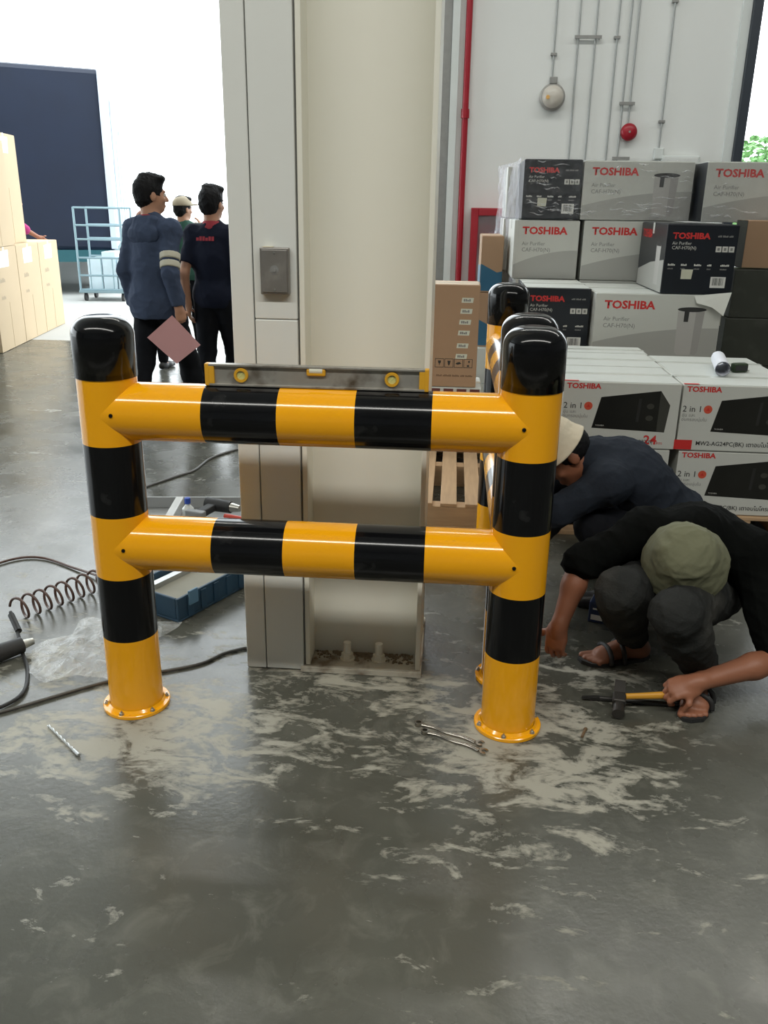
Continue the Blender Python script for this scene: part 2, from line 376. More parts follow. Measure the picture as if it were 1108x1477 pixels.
# ------------------------------------------------------------------ switch plate on the cladding
pl = thing('switch_box', 'scuffed grey metal switch box fixed to the column cladding', 'switch box', (-.519, 2.556, 1.326))
SWM = mat('scuffed_zinc', (.27, .255, .235), .42, .6, var=.2, scale=14, dirt=((.42, .40, .36), 12, .55, .8))
b = BM(); box(b, -.043, .043, -.020, 0, -.066, .066, .003); obj('housing', b, SWM, pl)
b = BM(); box(b, -.037, .037, -.023, -.0198, -.060, .060, .0015); obj('cover_plate', b, SWM, pl)
b = BM(); cyl(b, (0, -.024, .004), (0, -.0229, .004), .013, n=20); cyl(b, (0, -.028, .004), (0, -.0238, .004), .006, n=12); obj('lock', b, GREYM, pl)
for z in (-.052, .052):
    b = BM(); cyl(b, (0, -.0243, z), (0, -.0229, z), .0032, n=8); obj('screw', b, ZINC, pl)
b = BM(); box(b, -.034, -.004, -.0206, -.0003, .066, .069, .001); obj('tape_scrap', b, mat('cream_tape', (.66, .62, .48), .6), pl)

# ------------------------------------------------------------------ lettering
TXT = {}
def text_mesh(s, size, m, bold=0, align='LEFT', sx=1.0):
    key = (s, size, m.name, bold, align, sx)
    if key in TXT: return TXT[key]
    c = bpy.data.curves.new('lettering', 'FONT'); c.body = s; c.size = size; c.offset = bold*size; c.align_x = align; c.resolution_u = 2
    o = bpy.data.objects.new('lettering_source', c); COL.objects.link(o)
    dg = bpy.context.evaluated_depsgraph_get(); me = bpy.data.meshes.new_from_object(o.evaluated_get(dg))
    bpy.data.objects.remove(o); bpy.data.curves.remove(c)
    me.transform(Matrix.Diagonal((sx, 1, 1, 1))); me.materials.clear(); me.materials.append(m); me.name = 'lettering'
    TXT[key] = me; return me
def text_on(parent, s, x, z, yface, size, m, bold=0, sx=1.0, name='lettering', rz=0):
    o = link(name, text_mesh(s, size, m, bold, 'LEFT', sx), parent)
    o.rotation_euler = (pi/2, 0, rz); o.location = (x, yface, z); return o

# ------------------------------------------------------------------ cartons
def carton(name, label, x0, x1, y0, y1, z0, z1, body, group=None, rz=0, lid=None, cat='box', seam=True, bev=.004):
    w, d, h = x1-x0, y1-y0, z1-z0
    t = thing(name, label, cat, ((x0+x1)/2, (y0+y1)/2, z0), rz, group)
    b = BM(); box(b, -w/2, w/2, -d/2, d/2, 0, h, bev); obj('carton_body', b, body, t)
    if seam:
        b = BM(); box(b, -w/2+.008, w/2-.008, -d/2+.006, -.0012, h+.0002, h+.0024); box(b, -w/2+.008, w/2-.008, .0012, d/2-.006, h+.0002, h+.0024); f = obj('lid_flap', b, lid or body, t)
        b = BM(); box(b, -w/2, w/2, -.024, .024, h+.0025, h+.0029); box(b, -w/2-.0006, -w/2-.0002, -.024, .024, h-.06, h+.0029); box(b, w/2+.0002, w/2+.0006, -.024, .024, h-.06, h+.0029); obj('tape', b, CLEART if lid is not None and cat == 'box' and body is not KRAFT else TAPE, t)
    t['_w'], t['_d'], t['_h'] = w, d, h
    return t
def print_bars(parent, x, z, yf, hgt, words, m, name='small_print', gap=.35):
    b = BM()
    for w in words:
        n = max(1, int(w)); 
        for k in range(n):
            q = .62*hgt; t = hgt*(1 if (k*7+n) % 3 else .72)
            poly(b, [(x, yf, z), (x+q, yf, z), (x+q, yf, z+t), (x, yf, z+t)]); x += q+.14*hgt
        x += gap*hgt*1.4
    o = obj(name, b, m, parent); o['kind'] = 'stuff'; return o
def quadp(name, parent, pts, yf, m):
    b = BM(); poly(b, [(x, yf, z) for x, z in pts]); return obj(name, b, m, parent)
def oven_print(t, capacity):
    """printed front of a microwave oven carton; u,v are fractions of the face"""
    w, d, h = t['_w'], t['_d'], t['_h']; yf = -d/2
    U = lambda u, v: (-w/2+u*w, v*h)
    x, z = U(.030, .900); text_on(t, 'TOSHIBA', x, z, yf-.0008, .034, CRED, .034, 1.12, 'logo')
    x, z = U(.012, .595); text_on(t, '2 in 1', x, z, yf-.0008, .040, INK, .004, 1.0)
    x, z = U(.012, .520); text_on(t, 'อุ่น และ', x, z, yf-.0008, .021, INKG)
    x, z = U(.012, .455); text_on(t, 'อบกรอบนุ่มใน', x, z, yf-.0008, .021, INKG)
    cx, cz = U(.226, .635); R = .0195
    quadp('badge', t, [(cx+R*math.cos(a), cz+R*math.sin(a)) for a in np.linspace(0, 2*pi, 25)[:-1]], yf-.0007, CORANGE)
    quadp('badge_mark', t, [(cx-.009, cz-.006), (cx+.009, cz-.006), (cx, cz+.009)], yf-.0010, CRED)
    F = [(.330, .775), (.830, .893), (.828, .268), (.270, .300)]
    quadp('oven_picture', t, [U(*p) for p in F[::-1]], yf-.0006, MWF)
    quadp('oven_picture_side', t, [U(*p) for p in ((.828, .268), (.896, .262), (.920, .680), (.830, .893))], yf-.0006, MWS)
    quadp('oven_picture_handle', t, [U(*p) for p in ((.640, .415), (.665, .415), (.678, .770), (.653, .765))], yf-.0009, MWD)
    for v in (.655, .475):
        cx, cz = U(.755, v)
        quadp('oven_picture_dial', t, [(cx+.017*math.cos(a), cz+.013*math.sin(a)) for a in np.linspace(0, 2*pi, 19)[:-1]], yf-.0009, MWS)
    x, z = U(.30, .330); text_on(t, 'TOSHIBA', x, z, yf-.0010, .010, PALE)
    if capacity:
        x, z = U(.575, .090); text_on(t, 'ขนาดความจุ', x, z, yf-.0008, .026, INK, .01)
        x, z = U(.725, .075); text_on(t, '24', x, z, yf-.0008, .060, CRED, .02, 1.05)
        x, z = U(.835, .075); text_on(t, 'ลิตร', x, z, yf-.0008, .018, CRED)
    else:
        x, z = U(.160, .085); text_on(t, 'MW2-AG24PC(BK) เตาอบไมโครเวฟ', x, z, yf-.0008, .028, INK, .014, .98)
    b = BM(); box(b, -w/2+.0, -w/2+.07, yf+.001, yf+.02, h+.0025, h+.0031); obj('red_corner_print', b, CRED, t)
def purifier_print(t, tower=True, model='CAF-H70(N)', scale=1.0):
    w, d, h = t['_w'], t['_d'], t['_h']; yf = -d/2
    pts = [(-w/2+.004, .004), (w/2-.004, .004), (w/2-.004, h*.50)] + [(w/2-.004-(w-.008)*s, h*(.50-.26*s**2.0)) for s in np.linspace(.1, 1, 10)]
    quadp('grey_wave_print', t, pts, yf-.0005, CGREY)
    text_on(t, 'TOSHIBA', -w/2+.055*scale, h-.085, yf-.0008, .064*scale, CRED, .036, 1.12, 'logo')
    text_on(t, 'Air Purifier', -w/2+.055*scale, h-.158, yf-.0008, .034*scale, INKG)
    text_on(t, model, -w/2+.055*scale, h-.198, yf-.0008, .036*scale, INKG)
    if tower:
        cx = w*.5 - .17
        quadp('tower_picture', t, [(cx-.075, .045), (cx-.06, .028), (cx+.045, .028), (cx+.06, .045), (cx+.075, h-.095), (cx-.08, h-.095)], yf-.0007, CGREY2)
        quadp('tower_picture_shade', t, [(cx+.02, .03), (cx+.045, .028), (cx+.06, .045), (cx+.075, h-.095), (cx+.025, h-.095)], yf-.0009, CGREY3)
        quadp('tower_picture_top', t, [(cx+.084*math.cos(a), h-.083+.014*math.sin(a)) for a in np.linspace(0, 2*pi, 25)[:-1]], yf-.0011, INK)
        quadp('tower_picture_display', t, [(cx-.042, h-.155), (cx-.016, h-.155), (cx-.014, h-.09), (cx-.042, h-.09)], yf-.0012, INK)
def black_print(t):
    w, d, h = t['_w'], t['_d'], t['_h']; yf = -d/2
    k = w/.40
    text_on(t, 'TOSHIBA', -w/2+.035*k, h-.078, yf-.0008, .045*k, CRED, .04, 1.12, 'logo')
    text_on(t, 'Air Purifier', -w/2+.035*k, h-.112, yf-.0008, .024*k, PALE)
    text_on(t, 'CAF-H70(N)', -w/2+.035*k, h-.138, yf-.0008, .026*k, PALE)
    print_bars(t, w/2-.115*k, h-.068, yf-.0008, .010*k, (3, 4, 3), INKG)
    for i in range(3):
        x = w/2-.118*k+i*.036*k
        quadp('icon', t, [(x, h-.150), (x+.031*k, h-.150), (x+.031*k, h-.118), (x, h-.118)], yf-.0008, PALE)
        quadp('icon_mark', t, [(x+.009, h-.142), (x+.022*k, h-.142), (x+.022*k, h-.126), (x+.009, h-.126)], yf-.0010, INKG)
    for i, n in enumerate((5, 4, 5, 3, 6)):
        print_bars(t, -w/2+(.024+.074*i)*k, h-.230, yf-.0008, .011*k, (n,), PALE)
        print_bars(t, -w/2+(.024+.074*i)*k, h-.250, yf-.0008, .007*k, (n+1,), INKG)
    quadp('sticker', t, [(-w/2+.105*k, h*.22), (-w/2+.165*k, h*.22), (-w/2+.170*k, h*.36), (-w/2+.105*k, h*.36)], yf-.0012, mat('cream_sticker', (.58, .58, .46), .5))
    x0, z0 = w/2-.125*k, h*.10
    lb = quadp('bar_label', t, [(x0, z0), (x0+.085*k, z0), (x0+.085*k, z0+.062), (x0, z0+.062)], yf-.0012, mat('label_white', (.70, .70, .67), .5))
    r = random.Random(5); b = BM(); x = x0+.012
    while x < x0+.072*k:
        q = r.choice((.0012, .002, .003)); poly(b, [(x, yf-.0015, z0+.014), (x+q, yf-.0015, z0+.014), (x+q, yf-.0015, z0+.056), (x, yf-.0015, z0+.056)]); x += q+r.choice((.0015, .003))
    bo = obj('bars', b, INK, lb)

def pallet(label, x0, x1, y0, y1, ztop, slat_dir, nslat, sw, group='wooden pallets', deck=.018):
    t = thing('wooden_pallet', label, 'pallet', ((x0+x1)/2, (y0+y1)/2, 0), 0, group)
    w, d = x1-x0, y1-y0; r = random.Random(nslat); hb = ztop-deck
    def one(name, X0, X1, Y0, Y1, Z0, Z1, m):
        b = BM(); box(b, X0, X1, Y0, Y1, Z0, Z1, .002); return obj(name, b, m, t)
    if slat_dir == 'Y':
        for i in range(nslat):
            x = -w/2 + (w-sw)*i/(nslat-1); one('slat', x+r.uniform(-.004, .004), x+sw, -d/2, d/2-r.uniform(0, .02), hb, ztop-r.uniform(0, .004), WOOD)
        for y in (-d/2, -.045, d/2-.09):
            one('bearer', -w/2, w/2, y+.003, y+.093-.006, .022, hb, WOODX)
        for y in (-d/2, -.045, d/2-.09): one('runner', -w/2, w/2, y, y+.09, 0, .0215, WOODX)
    else:
        for i in range(nslat):
            y = -d/2 + (d-sw)*i/(nslat-1); one('slat', -w/2, w/2, y, y+sw, hb, ztop-r.uniform(0, .003), WOODX)
        for y in (-d/2, d/2-.1): one('runner', -w/2, w/2, y, y+.1, 0, .022, WOODX)
        for x in (-w/2, -w/4, 0, w/4, w/2-.1):
            one('bearer', x+.002, x+.1, -d/2+.003, d/2-.003, .0222, hb-.0002, WOOD)
    return t
# ----- microwave oven cartons on their pallet
pallet('pale wooden pallet carrying the white microwave oven boxes', .40, 1.70, 3.985, 5.30, .128, 'X', 7, .14)
OG = 'microwave oven boxes'
OW = CWHITE
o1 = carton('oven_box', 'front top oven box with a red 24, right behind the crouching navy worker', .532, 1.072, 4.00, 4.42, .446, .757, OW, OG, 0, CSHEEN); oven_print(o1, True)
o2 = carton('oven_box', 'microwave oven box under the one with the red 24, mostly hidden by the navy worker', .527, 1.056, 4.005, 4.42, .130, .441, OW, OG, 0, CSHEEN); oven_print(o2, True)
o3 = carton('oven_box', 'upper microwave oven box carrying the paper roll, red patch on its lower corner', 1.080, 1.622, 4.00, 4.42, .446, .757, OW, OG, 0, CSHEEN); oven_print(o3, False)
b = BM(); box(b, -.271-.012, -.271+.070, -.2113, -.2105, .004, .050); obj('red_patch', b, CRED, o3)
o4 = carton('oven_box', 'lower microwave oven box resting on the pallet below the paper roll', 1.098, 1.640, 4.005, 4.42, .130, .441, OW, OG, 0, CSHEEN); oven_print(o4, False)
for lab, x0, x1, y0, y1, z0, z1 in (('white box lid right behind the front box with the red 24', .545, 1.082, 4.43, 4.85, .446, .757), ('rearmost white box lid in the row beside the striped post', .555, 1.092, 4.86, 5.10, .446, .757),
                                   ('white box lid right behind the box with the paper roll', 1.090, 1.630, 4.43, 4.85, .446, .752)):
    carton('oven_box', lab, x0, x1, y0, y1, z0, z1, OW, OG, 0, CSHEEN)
for lb, x0, y0, d in (('hidden lower oven box standing under the white lid behind the red 24 box', .545, 4.43, .42), ('hidden lower oven box under the rearmost white lid in the row', .555, 4.86, .24), ('hidden lower oven box under the white lid behind the paper roll box', 1.095, 4.43, .42)):
    carton('oven_box', lb, x0, x0+.535, y0, y0+d, .130, .441, OW, OG)
# ----- air purifier cartons
PG = 'air purifier boxes'
pallet('wooden pallet under the stack of air purifier boxes', .42, 1.68, 5.36, 6.86, .128, 'X', 7, .14)
bb = carton('purifier_box', 'black ended purifier box low in the stack, half hidden behind the striped post cap', .438, .836, 5.40, 6.02, .665, 1.058, [CBLACK], PG, 0, CSHEEN); black_print(bb)
bw = carton('purifier_box', 'large white purifier box with a torn flap at its upper corner', .850, 1.588, 5.30, 6.02, .665, 1.043, CWHITE, PG, 0, CSHEEN); purifier_print(bw)
# torn paper flap
b = BM(); P4 = [(.20, -.362, .374), (.40, -.40, .400), (.365, -.42, .268), (.30, -.40, .315), (.215, -.38, .335)]
vs = [b.verts.new(p) for p in P4]; b.faces.new(vs); vs2 = [b.verts.new(Vector(p)+Vector((0, .002, .002))) for p in P4]; b.faces.new(vs2[::-1])
for i in range(5): b.faces.new((vs[i], vs2[i], vs2[(i+1) % 5], vs[(i+1) % 5]))
obj('torn_flap', b, mat('torn_paper', (.74, .75, .70), .6), bw)
m1 = carton('purifier_box', 'white purifier box in the middle row beside the creased film edge', .392, .822, 6.06, 6.72, 1.062, 1.436, CWHITE, PG, 0, CSHEEN); purifier_print(m1, False)
m2 = carton('purifier_box', 'white purifier box in the middle row, partly covered by the black box', .850, 1.50, 6.06, 6.72, 1.062, 1.440, CWHITE, PG, 0, CSHEEN); purifier_print(m2, False)
mb = carton('purifier_box', 'near black ended purifier box standing on the white box with the torn flap', 1.222, 1.628, 5.31, 6.03, 1.048, 1.438, [CBLACK, CWHITE], PG, 0, CBLACK); black_print(mb)
for p in mb.children[0].data.polygons: p.material_index = 1 if p.normal.x < -.9 else 0
# white long side of that box
lo = Matrix.Rotation(-pi/2, 4, 'Z')
o = link('logo', text_mesh('TOSHIBA', .068, CRED, .024), mb); o.rotation_euler = (pi/2, 0, -pi/2); o.location = (-.2042, .30, .305)
b = BM(); poly(b, [(-.2037, -.14, .04), (-.2037, -.24, .04), (-.2037, -.25, .27), (-.2037, -.13, .27)]); obj('tower_picture', b, CGREY2, mb)
b = BM(); poly(b, [(-.2039, -.135, .262), (-.2039, -.245, .262), (-.2039, -.235, .29), (-.2039, -.145, .29)]); obj('tower_picture_top', b, INK, mb)
b = BM(); poly(b, [(-.2035, .35, .005), (-.2035, -.35, .005), (-.2035, -.35, .19), (-.2035, 0, .16), (-.2035, .35, .10)]); obj('grey_wave_print', b, CGREY, mb)
t1 = carton('purifier_box', 'black ended purifier box at the top of the stack beside the red pipe', .432, .808, 6.06, 6.70, 1.445, 1.812, [CBLACK, CWHITE], PG, 0, CBLACK); black_print(t1)
for p in t1.children[0].data.polygons: p.material_index = 1 if p.normal.x < -.9 else 0
t2 = carton('purifier_box', 'white purifier box with a grey tower picture in the top row', .818, 1.52, 6.06, 6.70, 1.447, 1.808, CWHITE, PG, 0, CSHEEN); purifier_print(t2)
t3 = carton('purifier_box', 'white purifier box with a navy side in the top row, nearest the doorway', 1.545, 2.245, 5.86, 6.50, 1.447, 1.800, [CWHITE, CBLACK], PG, 0, CSHEEN); purifier_print(t3)
for p in t3.children[0].data.polygons: p.material_index = 1 if p.normal.x < -.9 else 0
carton('purifier_box', 'white purifier box at the back of the stack, only its side showing in the film', .370, .81, 6.86, 7.40, 1.445, 1.800, CWHITE, PG, 0, CSHEEN)
carton('purifier_box', 'white purifier box in the back of the middle row behind the creased film', .360, .81, 6.86, 7.40, 1.062, 1.436, CWHITE, PG, 0, CSHEEN)
for lb, x0, x1, y0, y1, z0, z1 in (('hidden box standing under the black ended box low in the purifier stack', .44, .84, 5.42, 6.02, .130, .660), ('hidden box standing under the white box with the torn flap', .85, 1.588, 5.32, 6.02, .130, .660),
        ('hidden tall box under the white middle row box beside the film edge', .42, .84, 6.06, 6.72, .130, 1.058), ('hidden tall box under the white middle row box behind the black box', .85, 1.60, 6.06, 6.72, .130, 1.058),
        ('hidden tall box standing on the floor at the back of the purifier stack', .36, .80, 6.88, 7.40, .002, 1.058)):
    carton('purifier_box', lb, x0, x1, y0, y1, z0, z1, CWHITE, PG, seam=False)
# stretch film round the upper rows
def film_sheet(fn, nu, nv):
    b = BM(); g = [[b.verts.new(fn(i/nu, j/nv)) for j in range(nv+1)] for i in range(nu+1)]
    for i in range(nu):
        for j in range(nv): b.faces.new((g[i][j], g[i+1][j], g[i+1][j+1], g[i][j+1]))
    return b
wn = random.Random(11); ph = [(wn.uniform(4, 40), wn.uniform(4, 40), wn.uniform(0, 6)) for _ in range(10)]
def wob(u, v, a): return a*sum(math.sin(p*u+q*v+c) for p, q, c in ph)/4
wrap = thing('stretch_wrap', 'clear creased stretch film around the top rows of purifier boxes', 'plastic wrap', (.9, 6.05, 1.44))
obj('front_film', film_sheet(lambda u, v: (-.478+u*1.10, -.006+wob(u, v, .003), .012+v*.372), 60, 24), FILM, wrap, 3.2)
obj('side_film', film_sheet(lambda u, v: (-.487-.075*max(0, u-.40)/.60*1.1-.010*math.sin(v*9+u*4)-abs(wob(u*.7, v, .009)), -.006+u*1.36, -.56+v*.945), 60, 60), FILMS, wrap, 3.2)
obj('corner_film', film_sheet(lambda u, v: (.652+u*.695, -.206+wob(u, v, .003), .016+v*.35), 40, 20), FILM, wrap, 3.2)

r = random.Random(21); b = BM()
def ridge(x0, x1, yb, z, dz, t):
    n = 10; rows = []
    for i in range(n+1):
        f = i/n; w = t*math.sin(pi*f)+.0006; x = x0+(x1-x0)*f; zz = z+dz*f+.004*math.sin(7*f+x0*30)
        rows.append([b.verts.new((x, yb, zz-w)), b.verts.new((x, yb-w*.9, zz-w*.15)), b.verts.new((x, yb-w*.5, zz+w*.7)), b.verts.new((x, yb, zz+w))])
    for A, B in zip(rows, rows[1:]):
        for k in range(3): b.faces.new((A[k], B[k], B[k+1], A[k+1]))
for i in range(64):
    x = r.uniform(-.46, .56); L = r.uniform(.03, .13); z = .03+.085*r.random()**1.3 if r.random() < .75 else r.uniform(.15, .36)
    ridge(x, min(.60, x+L), -.016, z, r.uniform(-.012, .008), r.uniform(.0015, .0045))
for i in range(24):
    x = r.uniform(.66, 1.2); L = r.uniform(.04, .13); ridge(x, x+L, -.216, .03+.09*r.random() if r.random() < .6 else r.uniform(.15, .36), r.uniform(-.01, .01), r.uniform(.0015, .004))
tag(obj('film_folds', b, film_material('film_fold_gloss', .30, .10, (.9, .92, .95), 30, .4), wrap, 3.2), kind='stuff')
# ----- dark wrapped cartons and brown carton at the frame's right
DK = film_material('dark_wrap', .9, .3, (.035, .040, .032), 7, .6)
DKB = mat('dark_olive_carton', (.040, .044, .034), .5, var=.3, scale=5, dirt=((.075, .08, .065), 7, .52, .8))
for i in range(4):
    z0 = .002+i*.295; sx = (0, .015, -.01, .006)[i]
    c = carton('dark_carton', ('dark olive film covered carton at the floor, bottom of the stack by the doorway', 'dark olive film covered carton, second from the floor in the stack by the doorway',
               'dark olive film covered carton, third from the floor in the stack by the doorway', 'dark olive film covered carton straight under the brown carton')[i], 1.72+sx, 2.36+sx, 5.60, 5.84, z0, z0+.29, DKB, 'dark cartons by the doorway')
c = carton('brown_carton', 'brown carton on top of the dark wrapped cartons beside the doorway', 1.765, 2.25, 5.62, 5.83, 1.186, 1.462, KRAFT, None)
b = BM(); box(b, -.2440, -.2426, -.1055, .1055, 0, .277); obj('dark_side_wrap', b, DKB, c)

# ----- paper roll and tape roll on the oven boxes
pr = thing('paper_roll', 'white rolled drawing sheet lying on the microwave oven box', 'paper roll', (1.345, 4.385, .796), -.21)
b = BM(); sp = []
for i in range(90):
    a = i/89*2*pi*2.4; sp.append((.031+.0022*a/(2*pi))); 
ring = [[b.verts.new((sp[i]*math.cos(i/89*4.8*pi), y, sp[i]*math.sin(i/89*4.8*pi))) for y in (-.17, .17)] for i in range(90)]
for i in range(89): b.faces.new((ring[i][0], ring[i+1][0], ring[i+1][1], ring[i][1]))
obj('sheet', b, mat('white_paper', (.72, .74, .80), .6, var=.02), pr, 3.2)
tr = thing('tape_measure', 'dark green tape measure lying beside the paper roll', 'tape measure', (1.432, 4.36, .7605), .3)
b = BM(); box(b, -.040, .040, -.020, .020, 0, .045, .010); obj('case', b, mat('green_plastic', (.02, .04, .015), .4, var=.4, scale=30), tr, .7)
b = BM(); box(b, -.034, .034, -.0212, .0212, .008, .036, .003); obj('grip', b, RUBBER, tr)
b = BM(); box(b, .040, .052, -.012, .012, .004, .010, .001); obj('blade_hook', b, ZINC, tr)

# ----- pallet and cartons beside the column
pallet('empty topped wooden slatted pallet standing behind the column base', -.86, .30, 3.98, 5.48, .140, 'Y', 10, .082, deck=.02)
lc = carton('printed_carton', 'low white carton with maroon print under the brown carton', -.36, .19, 5.04, 5.40, .141, .500, CWHITE, None)
b = BM()
for i in range(7): x = -.26+i*.078; poly(b, [(x, -.1806, .24+.02*(i % 2)), (x+.058, -.1806, .25), (x+.058, -.1806, .354), (x, -.1806, .354)])
obj('maroon_print', b, mat('maroon_print', (.12, .03, .03), .5, var=.4), lc)
bc = carton('brown_carton', 'tall brown carton with a column of white labels beside the cream column', -.38, .156, 5.05, 5.32, .504, 1.092, KRAFT, None, 0, mat('kraft_lid', (.56, .44, .32), .7))
w, d, h = bc['_w'], bc['_d'], bc['_h']; yf = -d/2
LBL = mat('white_label', (.66, .68, .58), .5)
for i in range(6):
    x0, z0 = w/2-.105-.0045*i, h-.098-.062*i - (.012 if i > 3 else 0)
    l = quadp('label', bc, [(x0, z0), (x0+.066, z0), (x0+.070, z0+.028), (x0+.004, z0+.028)], yf-.0006, LBL)
    print_bars(l, x0+.012, z0+.007, yf-.0010, .014, (4,), INKG)
iz = .115
for i in range(4):
    x0 = w/2-.245+i*.056; b = BM()
    for q in ((0, .052, 0, .003), (0, .052, .049, .052), (0, .003, 0, .052), (.049, .052, 0, .052)): poly(b, [(x0+q[0], yf-.0006, iz+q[2]), (x0+q[1], yf-.0006, iz+q[2]), (x0+q[1], yf-.0006, iz+q[3]), (x0+q[0], yf-.0006, iz+q[3])])
    c0 = x0+.026
    if i == 0: poly(b, [(c0-.010, yf-.0006, iz+.040), (c0+.010, yf-.0006, iz+.040), (c0+.006, yf-.0006, iz+.024), (c0+.002, yf-.0006, iz+.022), (c0+.002, yf-.0006, iz+.012), (c0-.002, yf-.0006, iz+.012), (c0-.002, yf-.0006, iz+.022), (c0-.006, yf-.0006, iz+.024)][::-1])
    if i in (1,): poly(b, [(c0-.010, yf-.0006, iz+.040), (c0+.010, yf-.0006, iz+.040), (c0+.006, yf-.0006, iz+.022), (c0+.002, yf-.0006, iz+.012), (c0-.002, yf-.0006, iz+.012), (c0-.006, yf-.0006, iz+.022)][::-1])
    if i == 2: poly(b, [(c0-.018, yf-.0006, iz+.022), (c0-.004, yf-.0006, iz+.018), (c0+.018, yf-.0006, iz+.024), (c0+.006, yf-.0006, iz+.034), (c0-.010, yf-.0006, iz+.030)])
    if i == 3:
        poly(b, [(c0-.006, yf-.0006, iz+.006), (c0+.008, yf-.0006, iz+.006), (c0+.006, yf-.0006, iz+.018), (c0-.006, yf-.0006, iz+.016)]); poly(b, [(c0+.002, yf-.0006, iz+.030), (c0+.010, yf-.0006, iz+.030), (c0+.010, yf-.0006, iz+.044), (c0, yf-.0006, iz+.040)])
    obj('handling_mark', b, INK, bc)
print_bars(bc, w/2-.235, .062, yf-.0006, .011, (4, 6, 5, 3, 5), mat('brown_ink', (.20, .12, .07), .7))
BLUEP = mat('teal_print', (.02, .12, .22), .5)
for i in range(2):
    z0 = .535+i*.395
    c = carton('printed_carton', ('brown carton with a blue wave print, lower of two behind the guard post', 'brown carton with a blue wave print, upper of two in front of the red cabinet')[i], .192, .350, 6.45, 7.05, z0, z0+.39, KRAFT, 'brown and blue cartons')
    quadp('wave_print', c, [(-.078, .01), (.078, .01), (.078, .15), (.04, .14), (-.078, .20)], -.3006, BLUEP)
    b = BM(); poly(b, [(-.0816, .295, .01), (-.0816, -.295, .01), (-.0816, -.295, .19), (-.0816, .295, .16)]); obj('side_print', b, BLUEP, c)
for i in range(2):
    z0 = .002+i*.267
    carton('white_carton', ('grey white carton at the floor under the brown and blue cartons', 'grey white carton straight under the brown and blue cartons')[i], .15, .345, 6.40, 7.05, z0, z0+.262, CSHEEN, 'white cartons under the blue printed pair')
carton('brown_carton', 'small brown carton standing on the floor behind the left edge of the column', -1.03, -.90, 4.20, 4.40, 0, .17, KRAFT, None)

# ------------------------------------------------------------------ back wall fittings
fc = thing('hose_cabinet', 'red fire hose cabinet with a glass door on the white wall', 'fire cabinet', (.46, 8.998, .75))
b = BM(); box(b, -.315, .315, -.20, 0, 0, .03, .003); box(b, -.315, .315, -.20, 0, .73, .76, .003); box(b, -.315, -.285, -.20, 0, .0301, .7299, .003); box(b, .285, .315, -.20, 0, .0301, .7299, .003); box(b, -.2849, .2849, -.015, 0, .0301, .7299); obj('housing', b, REDP, fc)
b = BM(); box(b, -.31, -.245, -.225, -.202, .005, .755, .004); box(b, .245, .31, -.225, -.202, .005, .755, .004); box(b, -.2449, .2449, -.225, -.202, .69, .755, .004); box(b, -.2449, .2449, -.225, -.202, .005, .07, .004); dr = obj('door', b, REDP, fc)
b = BM(); box(b, -.2445, .2445, -.216, -.212, .0705, .6895); obj('pane', b, GLASS, dr)
b = BM(); box(b, .262, .280, -.245, -.2252, .34, .42, .003); obj('handle', b, ZINC, dr)
b = BM()
for k in range(5): tube(b, [Vector(((.20-.028*k)*math.cos(a), -.11, .36+(.20-.028*k)*math.sin(a))) for a in np.linspace(0, 2*pi, 33)], .016, 8)
obj('hose', b, mat('maroon_hose', (.20, .02, .05), .7), fc, 3.2)
rp = thing('red_riser_pipe', 'red fire sprinkler riser pipe running up the white wall', 'pipe', (.045, 8.95, 0))
b = BM(); cyl(b, (0, 0, 0), (0, 0, 5.6), .030, n=20, caps=False); obj('pipe', b, REDP, rp, 3.2)
for z in (.15, 2.35, 4.5):
    b = BM(); cyl(b, (0, 0, z-.04), (0, 0, z+.04), .040, n=20); box(b, -.02, .02, 0, .048, z-.012, z+.012); obj('coupling', b, REDP, rp, .6)
CG = 'conduits on the white wall'
CONM = mat('grey_conduit', (.42, .44, .44), .45, .3)
names = ('conduit ending at the round bulkhead light', 'conduit tied by the wide upper bracket, nearer the bulkhead light', 'conduit tied by the wide upper bracket, farther from the bulkhead light',
         'conduit with one small clamp, fourth from the bulkhead light', 'conduit passing just beside the alarm bell', 'conduit running down to the alarm bell', 'lone conduit nearest the dark doorway')
for i, (x, zb) in enumerate(((.841, 2.60), (1.053, .9), (1.208, .9), (1.404, .9), (1.512, .9), (1.580, 2.26), (1.891, 2.06))):
    c = thing('wall_conduit', 'thin grey '+names[i], 'conduit', (x, 8.975, 0), 0, CG)
    b = BM(); cyl(b, (0, 0, zb), (0, 0, 5.6), .0085, n=10); obj('tube', b, CONM, c, .8)
    for z in ({0: (2.86,), 3: (3.0,), 4: (1.9,), 6: (3.29, 2.3)}.get(i, ())):
        b = BM(); box(b, -.028, .028, -.014, .024, z-.012, z+.012, .003); obj('clamp', b, GREYM, c)
for x0, x1, z, lb in ((1.016, 1.262, 3.0, 'grey strut bracket tying the two conduits beside the bulkhead light'), (1.478, 1.622, 2.45, 'grey strut bracket just above the red alarm bell'), (1.46, 1.625, 1.975, 'grey strut bracket below the red alarm bell, above the boxes')):
    br = thing('conduit_bracket', lb, 'bracket', (x0, 8.972, z), 0, 'conduit brackets')
    b = BM(); box(b, 0, x1-x0, -.022, -.013, -.014, .014, .002); obj('strut', b, GREYM, br)
    for x in (.012, x1-x0-.024):
        b = BM(); box(b, x, x+.012, -.0128, .027, -.014, .014, .002); obj('foot', b, GREYM, br)
bl = thing('bulkhead_light', 'round bulkhead light with a clear glass hanging at the end of its conduit', 'light', (.854, 8.998, 2.50))
b = BM(); lathe(b, [(0, 0), (.115, 0), (.118, .01), (.118, .045), (.105, .055), (0, .055)], 32, M=Matrix.Rotation(pi/2, 4, 'X')); obj('housing', b, mat('grey_cast', (.40, .39, .37), .5, .3), bl, .6)
